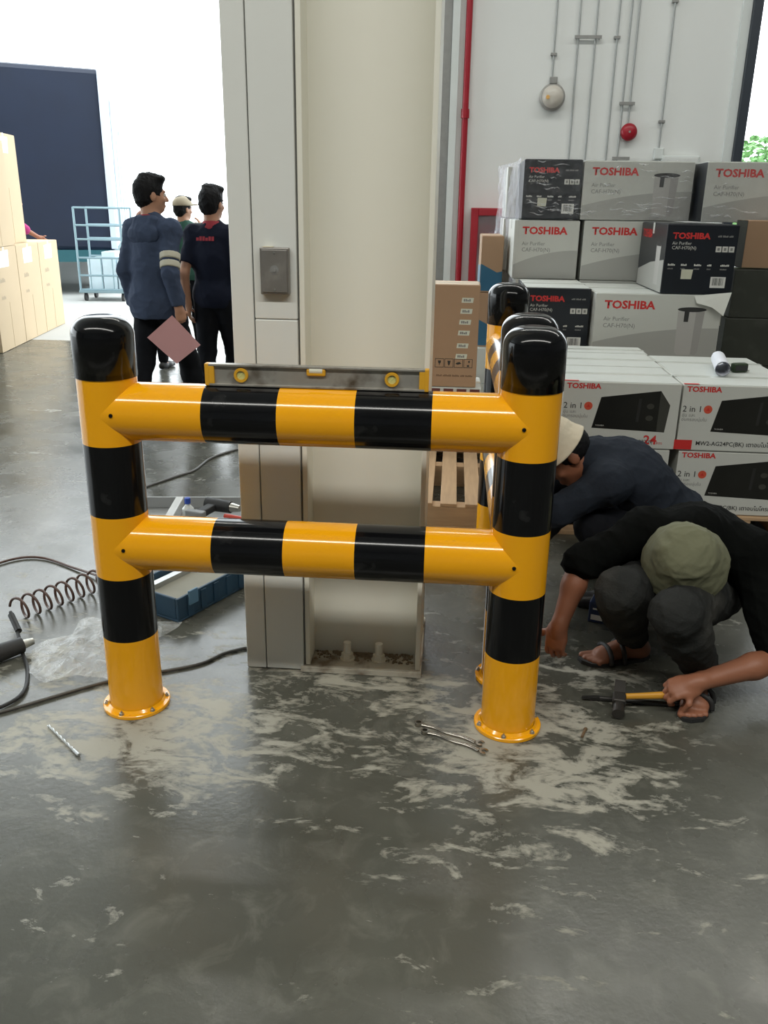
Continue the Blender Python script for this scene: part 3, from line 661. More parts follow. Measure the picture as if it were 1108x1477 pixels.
b = BM(); lathe(b, [(.100, .056), (.098, .085), (.075, .115), (.04, .128), (0, .132)], 32, M=Matrix.Rotation(pi/2, 4, 'X')); obj('glass', b, mat('frosted_glass', (.60, .56, .50), .25, var=.2, coat=.4), bl, 3.2)
b = BM(); box(b, -.035, .035, -.06, -.01, .112, .17, .006); obj('hood', b, GREYM, bl)
b = BM(); cyl(b, (-.05, -.122, -.01), (-.05, -.134, -.01), .018, n=12); obj('painted_glint', b, mat('amber_glint_paint', (.75, .42, .12), .4), bl)  # amber disc on the glass, a glint put in as colour; it gives no light
be = thing('alarm_bell', 'round red alarm bell on the white wall', 'bell', (1.592, 8.998, 2.205))
b = BM(); lathe(b, [(0, .02), (.04, .02), (.070, .03), (.078, .045), (.074, .060), (.05, .078), (.018, .085), (0, .085)], 32, M=Matrix.Rotation(pi/2, 4, 'X')); obj('gong', b, REDP, be, 3.2)
b = BM(); cyl(b, (0, -.0195, 0), (0, 0, 0), .045, n=20); obj('back_box', b, REDP, be, .6)
b = BM(); cyl(b, (0, -.092, 0), (0, -.0852, 0), .010, n=10); obj('centre_nut', b, ZINC, be)
jb = thing('junction_box', 'small pale junction box at the foot of the lone conduit', 'junction box', (1.893, 8.998, 2.02))
b = BM(); box(b, -.045, .045, -.05, 0, -.05, .05, .006); obj('housing', b, JAMB, jb); b = BM(); box(b, -.038, .038, -.054, -.0502, -.043, .043, .003); obj('cover', b, JAMB, jb)
sg = thing('emergency_light', 'pale rectangular emergency light on the wall above the boxes', 'light', (2.10, 8.998, 1.955))
b = BM(); box(b, -.175, .175, -.07, 0, -.07, .05, .01); obj('housing', b, JAMB, sg); b = BM(); box(b, -.155, .155, -.076, -.0702, -.055, .035, .004); obj('diffuser', b, mat('diffuser_white', (.75, .77, .76), .25, coat=.4), sg)

# ------------------------------------------------------------------ left: cartons, lorry, roll cage
CT = 'tall beige cartons by the loading door'
p0, p1 = Vector((-4.665, 8.62)), Vector((-5.055, 11.02)); dr_ = (p1-p0).normalized(); ang = math.atan2(dr_.y, dr_.x)-pi/2; nrm = Vector((dr_.y, -dr_.x))
lw = (p1-p0).length/3
lab = ('tall beige carton at the frame edge, lower row, nearest the camera', 'middle tall beige carton of the lower row by the door', 'end tall beige carton of the lower row, nearest the lorry')
def tall_carton(label, i, z0, z1, off=0, mats=KRAFTL):
    c = p0 + dr_*(lw*(i+.5)) - nrm*(.40+off)
    t = carton('tall_carton', label, c.x-.40, c.x+.40, c.y-lw/2+.006, c.y+lw/2-.006, z0, z1, mats, CT, ang)
    h = z1-z0
    b = BM(); poly(b, [(.4008, -.18, h-.20), (.4008, .12, h-.20), (.4008, .14, h-.03), (.4008, -.18, h-.04)]); obj('pale_tape_label', b, mat('pale_blue_label', (.78, .84, .88), .3), t)
    for zz, hh, n in ((h-.35, .045, 5), (h-.52, .035, 5)):
        o = print_bars(t, -.22, zz, 0, hh, (n,), mat('faded_ink', (.42, .33, .22), .7)); o.rotation_euler = (0, 0, pi/2); o.location = (.4012, 0, 0)
    b = BM(); box(b, .4002, .4012, -.004, .004, .01, h-.56); obj('centre_slit', b, mat('slit_shade_ink', (.40, .29, .17), .8), t)
    return t
for i in range(3): tall_carton(lab[i], i, .003, 1.045)
tall_carton('tall beige carton stacked on the lower row at the frame edge', 0, 1.050, 2.10)
t = tall_carton('tall beige carton stacked on the middle carton, in front of the dark lorry', 1, 1.050, 2.20, .12)
TARP = mat('dark_navy_tarpaulin', (.006, .013, .034), .5, var=.25, scale=2, bump=.4, bscale=3)
lo = thing('cargo_lorry', 'tall dark navy tarpaulin covered lorry body parked in the bright yard', 'lorry', (-7.2, 15.2, 0), .34)
b = BM(); box(b, -1.7, 1.22, -.9, 12.6, .75, 3.55, .08)
for v in b.verts: v.co.z += .05*math.sin(v.co.x*3)+.03*math.sin(v.co.y*2)
obj('tarpaulin', b, TARP, lo)
SIDEF = film_material('pale_curtain', .8, .35, (.62, .72, .85), 1.5, .8, (1, 1, .4))
for k in range(9):
    y0 = -.8+k*1.48
    b = BM(); box(b, 1.235, 1.27+.02*(k % 2), y0, y0+1.3, .8, 3.45-.10*(k % 3), .01); obj('side_curtain', b, SIDEF, lo)
b = BM(); box(b, -1.6, 1.2, -.95, 12.6, .55, .74); obj('chassis', b, mat('teal_chassis', (.02, .10, .12), .5), lo)
for x in (-1.3, .95):
    for y in (.1, 1.2, 11.2):
        b = BM(); cyl(b, (x-.14, y, .46), (x+.14, y, .46), .46, n=28); cyl(b, (x-.15, y, .46), (x+.15, y, .46), .2, n=16); obj('wheel', b, RUBBER, lo, .6)
b = BM(); box(b, 1.16, 1.26, -.96, -.905, .76, 3.5, .01); obj('corner_strip', b, mat('pale_corner_strip', (.55, .62, .72), .4), lo)
rc_ = thing('roll_cage', 'wire roll cage trolley standing in the bright yard beyond the door', 'trolley', (-5.62, 14.0, 0), .08)
CAGE = mat('cage_steel', (.24, .34, .38), .4, .5)
for y in (-.3, .3):
    for x in (-.36, .36):
        b = BM(); cyl(b, (x, y, .16), (x, y, 1.43), .018, n=8); obj('upright', b, CAGE, rc_)
    b = BM()
    for z in (.18, .40, .67, .95, 1.16, 1.42): cyl(b, (-.36, y, z), (.36, y, z), .016, n=8)
    for x in (-.18, 0, .18): cyl(b, (x, y, .18), (x, y, .68), .010, n=6)
    obj('mesh_panel', b, CAGE, rc_)
b = BM(); box(b, -.38, .38, -.33, .33, .13, .17, .005); obj('base', b, CAGE, rc_)
for x in (-.3, .3):
    for y in (-.25, .25):
        b = BM(); cyl(b, (x-.018, y, .06), (x+.018, y, .06), .06, n=14); box(b, x-.025, x+.025, y-.01, y+.01, .06, .13); obj('caster', b, RUBBER, rc_)
for i in range(3):
    x0 = -5.86+.245*i
    carton('wrapped_bundle', ('pale blue bundle in the roll cage, at the lorry side', 'pale blue bundle in the middle of the roll cage', 'pale blue bundle in the roll cage, at the walking men side')[i], x0, x0+.22, 13.8, 14.2, .172, .66+.1*(i % 2), mat('pale_blue_plastic', (.62, .74, .80), .4), 'bundles in the roll cage', seam=True)
# tree beyond the far doorway
tr = thing('yard_tree', 'green leafy tree in the yard seen through the far doorway', 'tree', (5.6, 17.5, 0))
b = BM(); tube(b, smooth_path([(0, 0, 0), (.05, 0, 1.0), (-.05, .05, 2.2)]), .09, 8); obj('trunk', b, WOOD, tr, 3.2)
r = random.Random(2); V = []; F = []
for i in range(2600):
    a, e, rr = r.uniform(0, 2*pi), r.uniform(-1, 1), 1.15*r.random()**.4
    c = Vector((rr*math.cos(a)*math.sqrt(1-e*e)*1.1, rr*math.sin(a)*math.sqrt(1-e*e), 2.0+.75*rr*e)); n = Vector((r.uniform(-1, 1), r.uniform(-1, 1), r.uniform(-1, 1))).normalized(); x, y, _ = frame_of(n); s = r.uniform(.05, .10); k = len(V)
    V += [c-x*s, c-y*s*.5, c+x*s, c+y*s*.5]; F.append((k, k+1, k+2, k+3))
me = bpy.data.meshes.new('foliage'); me.from_pydata(V, [], F); tag(obj('foliage', me, mat('leaf_green', (.14, .30, .10), .6, var=.5, scale=3), tr), kind='stuff')

# ------------------------------------------------------------------ tools and litter on the floor
hs = thing('coiled_air_hose', 'springy brown coiled air hose lying beside the striped post', 'hose', (0, 0, 0))
A, B2 = Vector((-1.60, 2.80, .050)), Vector((-1.39, 3.12, .050)); X, Y_, D_ = frame_of(B2-A); pts = []
for i in range(8*22+1):
    t = i/(8*22); a = 2*pi*8*t; pts.append(A + (B2-A)*t*1.0 + (X*math.cos(a)+Y_*math.sin(a))*.043)
b = BM(); tube(b, pts, .0052, 8); obj('coil', b, mat('brown_hose', (.11, .062, .048), .4, var=.2), hs, 3.2)
b = BM(); tube(b, smooth_path([pts[-1], (-1.44, 3.20, .02), (-1.60, 3.30, .008), (-1.78, 3.39, .008), (-1.9, 3.36, .008), (-2.0, 3.2, .008)]), .0055, 8); obj('tail', b, mat('brown_hose', (.11, .062, .048)), hs, 3.2)
b = BM(); tube(b, smooth_path([(-1.60, 2.76, .06), (-1.545, 2.69, .03), (-1.475, 2.58, .008), (-1.385, 2.44, .008), (-1.335, 2.30, .008), (-1.38, 2.20, .008), (-1.50, 2.12, .008)]), .0065, 8); obj('whip', b, RUBBER, hs, 3.2)
b = BM(); cyl(b, (-1.59, 2.745, .055), (-1.53, 2.675, .028), .012, n=12); obj('coupling', b, RUBBER, hs)
gr = thing('air_tool', 'small black air tool with a brown handle lying at the hose end', 'power tool', (-1.50, 2.52, 0), .9)
b = BM(); cyl(b, (-.06, 0, .034), (.06, 0, .034), .033, .028, n=18); obj('motor', b, RUBBER, gr, .6)
b = BM(); cyl(b, (.061, 0, .034), (.10, 0, .034), .018, .012, n=14); obj('nose', b, ZINC, gr, .6)
b = BM(); tube(b, smooth_path([(-.03, .03, .035), (-.06, .09, .025), (-.08, .14, .02)]), .018, 10); obj('grip', b, mat('brown_grip', (.10, .06, .035), .6), gr, 3.2)
bg_ = BM(); r = random.Random(9); n = 16; ctr = Vector((-1.21, 2.60, 0)); g = []
for i in range(n+1):
    row = []
    for j in range(n+1):
        u, v = i/n-.5, j/n-.5; R = 1-.25*math.sin(5*math.atan2(v, u)+1)*math.hypot(u, v)
        z = .006+.055*max(0, 1-(u*u+v*v)*3.2)*(.5+.5*r.random())+.015*abs(math.sin(9*u+4*v))
        row.append(bg_.verts.new(ctr + Vector((u*.36*R+.05*v, v*.42*R, z))))
    g.append(row)
for i in range(n):
    for j in range(n): bg_.faces.new((g[i][j], g[i+1][j], g[i+1][j+1], g[i][j+1]))
pb = thing('plastic_bag', 'clear crumpled plastic bag on the floor beside the striped post', 'bag', (0, 0, 0)); obj('sheet', bg_, BAGM, pb)
cb = thing('floor_cable', 'thin dark cable across the floor from the frame edge to the column', 'cable', (0, 0, 0))
b = BM(); tube(b, smooth_path([(-1.60, 2.02, .006), (-1.354, 2.193, .006), (-1.139, 2.371, .006), (-1.02, 2.445, .006), (-.83, 2.545, .006), (-.76, 2.63, .006), (-.70, 2.675, .006), (-.675, 2.70, .006), (-.68, 2.9, .006)]), .0055, 8); obj('cord', b, mat('dark_cable', (.075, .07, .06), .5), cb, 3.2)
cb = thing('grey_cable', 'pale grey cable on the shiny floor beyond the lower rail', 'cable', (0, 0, 0))
b = BM(); tube(b, smooth_path([(-1.85, 4.1, .007), (-1.578, 4.632, .007), (-1.50, 4.78, .007), (-1.47, 5.05, .007), (-1.365, 5.265, .007), (-1.15, 5.6, .007), (-.9, 5.7, .007)]), .007, 8); obj('cord', b, mat('grey_cable_sheath', (.16, .16, .16), .5), cb, 3.2)
# blue open tool case
BLUE = mat('blue_case_plastic', (.022, .060, .105), .45, var=.2, scale=12)
tb = thing('tool_case', 'open dark blue tool case on the floor behind the lower rail', 'tool case', (-.99, 3.14, 0), -.46)
b = BM(); box(b, -.13, .13, -.26, .26, 0, .012, .004); box(b, -.13, -.118, -.26, .26, .0121, .10, .004); box(b, .118, .13, -.26, .26, .0121, .10, .004); box(b, -.1179, .1179, -.26, -.248, .0121, .10, .004); box(b, -.1179, .1179, .248, .26, .0121, .10, .004); obj('case_body', b, BLUE, tb)
for y in (-.18, .16):
    b = BM(); box(b, .1302, .140, y-.025, y+.025, .055, .115, .003); obj('latch', b, mat('pale_blue_latch', (.10, .20, .30), .4), tb)
for i in range(6):
    b = BM(); y = -.21+i*.075; box(b, .1301, .1345, y, y+.03, .012, .092, .0015); obj('rib', b, BLUE, tb)
b = BM(); box(b, -.115, .115, -.245, .245, .05, .075, .004); obj('foam_inlay', b, mat('grey_foam', (.30, .29, .24), .9, var=.15), tb)
b = BM(); box(b, -.015, .015, -.011, .011, 0, .46, M=Matrix.Translation((-.06, -.2, .085)) @ Matrix.Rotation(-pi/2, 4, 'X')); obj('tube_tool', b, STEEL, tb)
tt = thing('parts_tray', 'grey plastic parts tray on the floor beyond the tool case', 'tray', (-1.28, 3.95, 0), .12)
TRAY = mat('grey_tray_plastic', (.30, .31, .31), .5)
b = BM(); box(b, -.30, .30, -.18, .18, 0, .01, .003)
for q in ((-.30, -.285, -.18, .18), (.285, .30, -.18, .18), (-.2849, .2849, -.18, -.165), (-.2849, .2849, .165, .18)): box(b, *q, .0101, .07, .003)
obj('pan', b, TRAY, tt)
b = BM(); box(b, -.09, -.05, -.164, .164, .0102, .075, .004); obj('divider', b, mat('pale_divider', (.62, .63, .62), .4), tt)
bo = thing('spray_bottle', 'small clear bottle with a blue cap standing in the parts tray', 'bottle', (-1.265, 3.90, .0102))
b = BM(); lathe(b, [(0, 0), (.026, 0), (.028, .004), (.028, .075), (.012, .095), (.012, .102), (0, .102)], 20); obj('body', b, mat('milky_plastic', (.62, .64, .62), .3), bo, .6)
b = BM(); lathe(b, [(0, .1021), (.015, .1021), (.015, .128), (.012, .131), (0, .131)], 16); obj('cap', b, mat('blue_cap', (.03, .08, .42), .4), bo, .6)
dl = thing('cordless_drill', 'black cordless drill lying in the parts tray', 'drill', (-1.11, 3.97, .045), -.3)
b = BM(); cyl(b, (-.09, 0, .035), (.05, 0, .035), .034, .030, n=18); obj('motor', b, RUBBER, dl, .6)
b = BM(); cyl(b, (.051, 0, .035), (.10, 0, .035), .024, .016, n=16); obj('chuck', b, ZINC, dl, .6)
b = BM(); box(b, -.07, -.02, -.15, -.025, .012, .05, .01); obj('handle', b, RUBBER, dl)
b = BM(); box(b, -.095, .005, -.19, -.151, .0, .06, .006); obj('battery', b, mat('grey_battery', (.25, .26, .26), .5), dl)
sc = thing('red_screwdriver', 'red handled screwdriver lying on the parts tray beside the column', 'screwdriver', (-1.0, 3.80, .083), -.3)
b = BM(); cyl(b, (-.06, 0, 0), (.04, 0, 0), .014, .012, n=12); obj('handle', b, mat('red_handle', (.50, .05, .03), .4), sc, .6)
b = BM(); cyl(b, (.0401, 0, 0), (.14, 0, 0), .003, n=8); obj('shaft', b, ZINC, sc)
# spanners on the floor near the post
def spanner_bm(L):
    b = BM(); path = smooth_path([(-L/2+.012, 0, .006), (-L*.25, .004, .008), (0, -.002, .009), (L*.25, .004, .008), (L/2-.010, 0, .006)], 6)
    tube(b, path, [.0075-.0018*math.sin(pi*i/(len(path)-1)) for i in range(len(path))], 10)
    for v in b.verts: v.co.z = .0065+(v.co.z-.0065)*.62
    for a in np.linspace(.75, 2*pi-.75, 9)[:-1]:
        a2 = a+(2*pi-1.5)/8; c = Vector((L/2+.006, 0, .0055)); P = lambda t, r: c+Vector((r*math.cos(t), r*math.sin(t), 0))
        prism(b, [P(a, .007), P(a2, .007), P(a2, .0145), P(a, .0145)], None, (0, 0, .005))
    return b
CHR = mat('worn_chrome', (.34, .32, .28), .24, .95, var=.4, scale=40)
for lb, x, y, a, L in (('shiny steel spanner on the dusty floor, nearer the striped post base', .055, 2.182, -.46, .19), ('dull steel spanner beside the shiny spanner on the floor', .040, 2.222, -.44, .20)):
    s = thing('spanner', lb, 'spanner', (x, y, .0015), a, 'spanners on the floor'); obj('body', spanner_bm(L), CHR if 'shiny' in lb else mat('dull_tool_steel', (.12, .11, .095), .4, .8, var=.4, scale=50), s, .9)
    b = BM(); lathe(b, [(.008, .0), (.0125, 0), (.0125, .012), (.008, .012), (.008, 0)], 16, M=Matrix.Translation((-L/2, 0, -.0008))); obj('ring_end', b, CHR, s, .6)
s = thing('drill_bit', 'thin steel drill bit lying on the dusty floor beside the post base', 'drill bit', (-1.11, 2.085, .006), -.72)
b = BM(); pts = [Vector((-.085+.17*t, 0, 0)) for t in np.linspace(0, 1, 24)]
for k in range(2):
    tube(b, [Vector((p.x, .0025*math.cos(i*.9+k*pi), .0025*math.sin(i*.9+k*pi))) for i, p in enumerate(pts)], .0026, 6)
obj('flute', b, STEEL, s, 3.2); b = BM(); cyl(b, (.0851, 0, 0), (.12, 0, 0), .0052, n=10); obj('shank', b, STEEL, s, .6)
s = thing('bolt_stub', 'tiny brown bolt stub lying on the floor in front of the hammer', 'bolt', (.453, 2.268, .006), 1.2)
b = BM(); cyl(b, (-.022, 0, 0), (.018, 0, 0), .0042, n=10); obj('shank', b, mat('rusty_steel', (.16, .10, .05), .6), s, .6); b = BM(); cyl(b, (.0181, 0, 0), (.025, 0, 0), .0062, n=6); obj('head', b, mat('rusty_steel', (.16, .10, .05)), s)
# small dark blue tin by the worker's foot
ti = thing('blue_packet', 'small dark blue packet with white print on the floor behind the hand', 'packet', (.640, 3.06, 0), -.35)
b = BM(); box(b, -.055, .055, -.04, .04, 0, .085, .003); obj('body', b, mat('dark_blue_print', (.012, .025, .07), .35), ti)
quadp('white_print', ti, [(-.045, .012), (.00, .012), (.00, .034), (-.045, .034)], -.0405, PALE); quadp('white_print', ti, [(-.040, .055), (.01, .055), (.01, .062), (-.040, .062)], -.0405, PALE)
# ------------------------------------------------------------------ people: smooth blended bodies meshed from distance fields
V3 = lambda *a: np.array(a, float)
def nrm_(v): return v/np.linalg.norm(v)
def rc(a, b, ra, rb, k=.02, cut=None, sub=False): return ('c', np.array(a, float), np.array(b, float), ra, rb, k, cut, sub)
def el(c, r, R=None, k=.02, cut=None, sub=False): return ('e', np.array(c, float), np.eye(3) if R is None else np.array(R), np.array(r, float), k, cut, sub)
def field_mesh(prims, h, cuts=(), pad=.03):
    lo = np.full(3, 1e9); hi = -lo; bb = []
    for p in prims:
        if p[0] == 'c':
            m = max(p[3], p[4]); l = np.minimum(p[1]-p[3], p[2]-p[4]); u = np.maximum(p[1]+p[3], p[2]+p[4]); k = p[5]
        else:
            m = p[3].max(); l = p[1]-m; u = p[1]+m; k = p[4]
        bb.append((l-k-2*h, u+k+2*h)); lo = np.minimum(lo, l); hi = np.maximum(hi, u)
    lo -= pad; hi += pad; n = np.ceil((hi-lo)/h).astype(int)+1
    f = np.full(n, .5, np.float32); ax = [(lo[i]+h*np.arange(n[i])).astype(np.float32) for i in range(3)]
    for p, (l, u) in zip(prims, bb):
        i0 = np.maximum(0, np.floor((l-lo)/h).astype(int)); i1 = np.minimum(n, np.ceil((u-lo)/h).astype(int)+1)
        X, Y, Z = np.meshgrid(*[ax[i][i0[i]:i1[i]] for i in range(3)], indexing='ij', sparse=True)
        if p[0] == 'c':
            _, a, b, ra, rb, k, cut, sub = p; ba = b-a; L2 = float(ba@ba)+1e-12
            t = np.clip(((X-a[0])*ba[0]+(Y-a[1])*ba[1]+(Z-a[2])*ba[2])/L2, 0, 1)
            d = np.sqrt((X-a[0]-t*ba[0])**2+(Y-a[1]-t*ba[1])**2+(Z-a[2]-t*ba[2])**2) - (ra+(rb-ra)*t)
        else:
            _, c, R, r, k, cut, sub = p
            q = [(X-c[0])*R[i][0]+(Y-c[1])*R[i][1]+(Z-c[2])*R[i][2] for i in range(3)]
            k0 = np.sqrt(sum((q[i]/r[i])**2 for i in range(3))); k1 = np.sqrt(sum((q[i]/r[i]**2)**2 for i in range(3)))+1e-9
            d = k0*(k0-1)/k1
        if cut is not None:
            for q0, qn in cut: d = np.maximum(d, (X-q0[0])*qn[0]+(Y-q0[1])*qn[1]+(Z-q0[2])*qn[2])
        s = tuple(slice(i0[i], i1[i]) for i in range(3)); g = f[s]
        if sub:
            f[s] = np.maximum(g, -d)
        else:
            hh = np.clip(.5+.5*(g-d)/k, 0, 1); f[s] = g*(1-hh)+d*hh-k*hh*(1-hh)
    X, Y, Z = np.meshgrid(*ax, indexing='ij', sparse=True)
    for q0, qn in cuts: f = np.maximum(f, ((X-q0[0])*qn[0]+(Y-q0[1])*qn[1]+(Z-q0[2])*qn[2]).astype(np.float32))
    # surface nets
    ins = f < 0; cn = ins[:-1, :-1, :-1].astype(np.int8)
    offs = [(i, j, k) for i in (0, 1) for j in (0, 1) for k in (0, 1)]
    sl = lambda o: tuple(slice(o[i], n[i]-1+o[i]) for i in range(3))
    cn = sum(ins[sl(o)].astype(np.int8) for o in offs)
    idx = np.argwhere((cn > 0) & (cn < 8))
    vals = np.stack([f[idx[:, 0]+o[0], idx[:, 1]+o[1], idx[:, 2]+o[2]] for o in offs], 1)
    acc = np.zeros((len(idx), 3)); cnt = np.zeros(len(idx))
    O = np.array(offs, float)
    for a in range(8):
        for b_ in range(a+1, 8):
            if np.abs(O[a]-O[b_]).sum() != 1: continue
            va, vb = vals[:, a], vals[:, b_]; m = (va < 0) != (vb < 0); t = np.where(m, va/np.where(m, va-vb, 1), 0)
            acc += np.where(m[:, None], O[a]+(O[b_]-O[a])*t[:, None], 0); cnt += m
    V = lo + h*(idx + acc/cnt[:, None])
    vid = np.full(n-1, -1, np.int32); vid[idx[:, 0], idx[:, 1], idx[:, 2]] = np.arange(len(idx))
    Fs = []
    for axis in range(3):
        u, w = [(1, 2), (2, 0), (0, 1)][axis]
        sA = [slice(0, n[i]) for i in range(3)]; sB = list(sA); sA[axis] = slice(0, n[axis]-1); sB[axis] = slice(1, n[axis])
        A, B = ins[tuple(sA)], ins[tuple(sB)]; e = np.argwhere(A != B)
        e = e[(e[:, u] > 0) & (e[:, w] > 0) & (e[:, u] < n[u]-1) & (e[:, w] < n[w]-1)]
        du = np.zeros(3, int); du[u] = 1; dw = np.zeros(3, int); dw[w] = 1
        g = lambda q: vid[q[:, 0], q[:, 1], q[:, 2]]
        q = np.stack([g(e-du-dw), g(e-dw), g(e), g(e-du)], 1)
        fl = ~A[e[:, 0], e[:, 1], e[:, 2]]; q[fl] = q[fl][:, ::-1]; Fs.append(q)
    F = np.concatenate(Fs); F = F[(F >= 0).all(1)]
    me = bpy.data.meshes.new('figure'); me.vertices.add(len(V)); me.vertices.foreach_set('co', V.astype(np.float32).ravel())
    me.loops.add(F.size); me.loops.foreach_set('vertex_index', F.astype(np.int32).ravel())
    me.polygons.add(len(F)); me.polygons.foreach_set('loop_start', np.arange(0, F.size, 4, dtype=np.int32))
    me.update(calc_edges=True); me.validate(); return me
def crease(me, amp, fr, seed=0):
    """cloth folds: push vertices along their normals"""
    n = len(me.vertices); co = np.empty(n*3, np.float32); me.vertices.foreach_get('co', co); co = co.reshape(-1, 3)
    no = np.empty(n*3, np.float32); me.vertex_normals.foreach_get('vector', no); no = no.reshape(-1, 3)
    r = np.random.RandomState(seed); w = np.zeros(n)
    for i in range(6):
        d = r.normal(size=3); d /= np.linalg.norm(d); d2 = r.normal(size=3)
        w += (1-np.abs(np.sin(fr*(.6+.25*i)*(co@d) + 1.6*np.sin(fr*.45*(co@d2)+r.uniform(0, 6)) + r.uniform(0, 6))))**2
    co = co + no*((w/6-.35)*2*amp)[:, None]; me.vertices.foreach_set('co', co.astype(np.float32).ravel()); me.update()
    return me
def axes_of(up, fwd):
    up = nrm_(np.array(up, float)); fwd = np.array(fwd, float); fwd = nrm_(fwd-up*(fwd@up)); side = np.cross(fwd, up); return side, fwd, up
def head_prims(hc, fwd, up, neck, s=1.0):
    sd, fw, u = axes_of(up, fwd); R = (sd, fw, u); hc = np.array(hc, float); P = lambda a, b, c: hc+(sd*a+fw*b+u*c)*s
    pr = [el(P(0, -.012, .028), V3(.074, .094, .088)*s, R), el(P(0, .022, -.030), V3(.062, .072, .082)*s, R), el(P(0, .050, -.088), V3(.036, .034, .026)*s, R),
          rc(P(0, .092, .004), P(0, .108, -.030), .008*s, .013*s, .010), el(P(0, .107, -.034), V3(.017, .010, .009)*s, R, .006),
          rc(P(-.040, .082, .024), P(.040, .082, .024), .008*s, .008*s, .012), el(P(0, .086, -.066), V3(.024, .010, .006)*s, R, .006), el(P(0, .085, -.075), V3(.020, .010, .006)*s, R, .006)]
    for q in (-1, 1):
        pr += [el(P(q*.076, -.010, -.008), V3(.009, .022, .032)*s, R, .006), el(P(q*.040, .066, -.028), V3(.020, .018, .018)*s, R, .015)]
    pr.append(rc(neck, P(0, -.028, -.075), .058*s, .054*s, .03))
    return pr, P, R
def eyes(root, P):
    for q in (-1, 1):
        b = BM(); c = P(q*.031, .080, .003); bmesh.ops.create_uvsphere(b, u_segments=12, v_segments=8, radius=.0125, matrix=Matrix.Translation(c))
        c2 = P(q*.031, .0865, .003); r0 = bmesh.ops.create_uvsphere(b, u_segments=10, v_segments=6, radius=.0072, matrix=Matrix.Translation(c2))
        for v in r0['verts']:
            for f in v.link_faces: f.material_index = 1
        obj('eye', b, [EYEW, HAIR], root, 3.2)
def hand_prims(wr, d, n, side, curl=.5, s=1.0, spread=.0, thumb=.5, fr=1.0):
    """d: from wrist to knuckles, n: palm normal (fingers curl towards it), side: +1/-1 puts the thumb"""
    wr = np.array(wr, float); d = nrm_(np.array(d, float)); n = np.array(n, float); n = nrm_(n-d*(n@d)); w = np.cross(n, d)*side; R = (w, d, n)
    pr = [el(wr+d*.045*s, V3(.039, .052, .017)*s, R, .012), rc(wr-d*.01, wr+d*.02, .026*s, .026*s, .015), el(wr+d*.028*s+w*.026*s+n*.008, V3(.018, .032, .016)*s, R, .01)]
    cv = curl if isinstance(curl, (list, tuple)) else [curl]*4
    for i, (o, L) in enumerate(((.029, .066), (.010, .076), (-.010, .071), (-.028, .056))):
        p = wr+d*(.084-.004*abs(i-1.3))*s+w*o*s; c = cv[i]; dd = nrm_(d+w*spread*(1.5-i)); ang = 0
        pr.append(rc(p-d*.03*s, p, .0098*s*fr, .0095*s*fr, .008))
        for q, (fl, r0, r1, mul) in enumerate(((.45, .0093, .0085, .9), (.30, .0085, .0078, 1.25), (.25, .0078, .0068, .9))):
            ang += c*mul; e = p+(dd*math.cos(ang)+n*math.sin(ang))*L*fl*s
            pr.append(rc(p, e, r0*s*fr, r1*s*fr, .0035)); p = e
    p = wr+d*.030*s+w*.034*s+n*.006; t1 = nrm_(w*.85+d*.75+n*.35*thumb); e = p+t1*.032*s; pr.append(rc(p-w*.012, e, .0125*s, .0102*s, .008))
    t2 = nrm_(w*.25+d*.85+n*(.5+.9*thumb)); pr.append(rc(e, e+t2*.030*s, .0102*s, .0080*s, .004))
    return pr
def foot_prims(an, toe_dir, s=1.0, bare=True):
    an = np.array(an, float); t = np.array(toe_dir, float); t[2] = 0; t = nrm_(t); w = np.array([t[1], -t[0], 0]); z0 = an[2]-.085*s
    H = lambda a, b, c: np.array([an[0], an[1], z0])+(t*a+w*b)*s+np.array([0, 0, c*s])
    pr = [rc(an, H(-.02, 0, .040), .034*s, .034*s), rc(H(-.035, 0, .033), H(.10, .004, .026), .031*s, .026*s, .025), rc(H(.02, 0, .055), H(.12, 0, .026), .032*s, .024*s, .025), rc(H(.115, -.024, .022), H(.115, .026, .020), .020*s, .019*s, .02)]
    if bare:
        for i, (o, L, r) in enumerate(((.030, .190, .0135), (.010, .188, .0105), (-.006, .180, .0100), (-.021, .170, .0095), (-.034, .158, .0090))):
            pr += [rc(H(.12, o*.9, .018), H(L-.014, o*1.08, .013), r*s, r*s, .006)]
    else: pr = [rc(an, H(-.02, 0, .045), .032*s, .032*s), rc(H(-.030, 0, .036), H(.10, 0, .034), .026*s, .025*s, .02), rc(H(.10, 0, .034), H(.165, 0, .031), .025*s, .020*s, .02), rc(H(.02, 0, .055), H(.10, 0, .034), .028*s, .022*s, .025)]
    return pr, H
def limb_leg(hip, kn, an, s=1.0, g=0.0):
    hip, kn, an = (np.array(v, float) for v in (hip, kn, an)); m = kn+(an-kn)*.33
    return [rc(hip, kn, (.083+g)*s, (.055+g)*s, .03), rc(kn, m, (.053+g)*s, (.056+g)*s, .02), rc(m, an, (.056+g)*s, (.036+g)*s, .03)]
def finish(root, name, prims, h, m, cuts=(), amp=0, fr=40, seed=0):
    me = field_mesh(prims, h, cuts)
    if amp: crease(me, amp, fr, seed)
    me.name = name; return obj(name, me, m, root, 3.2)
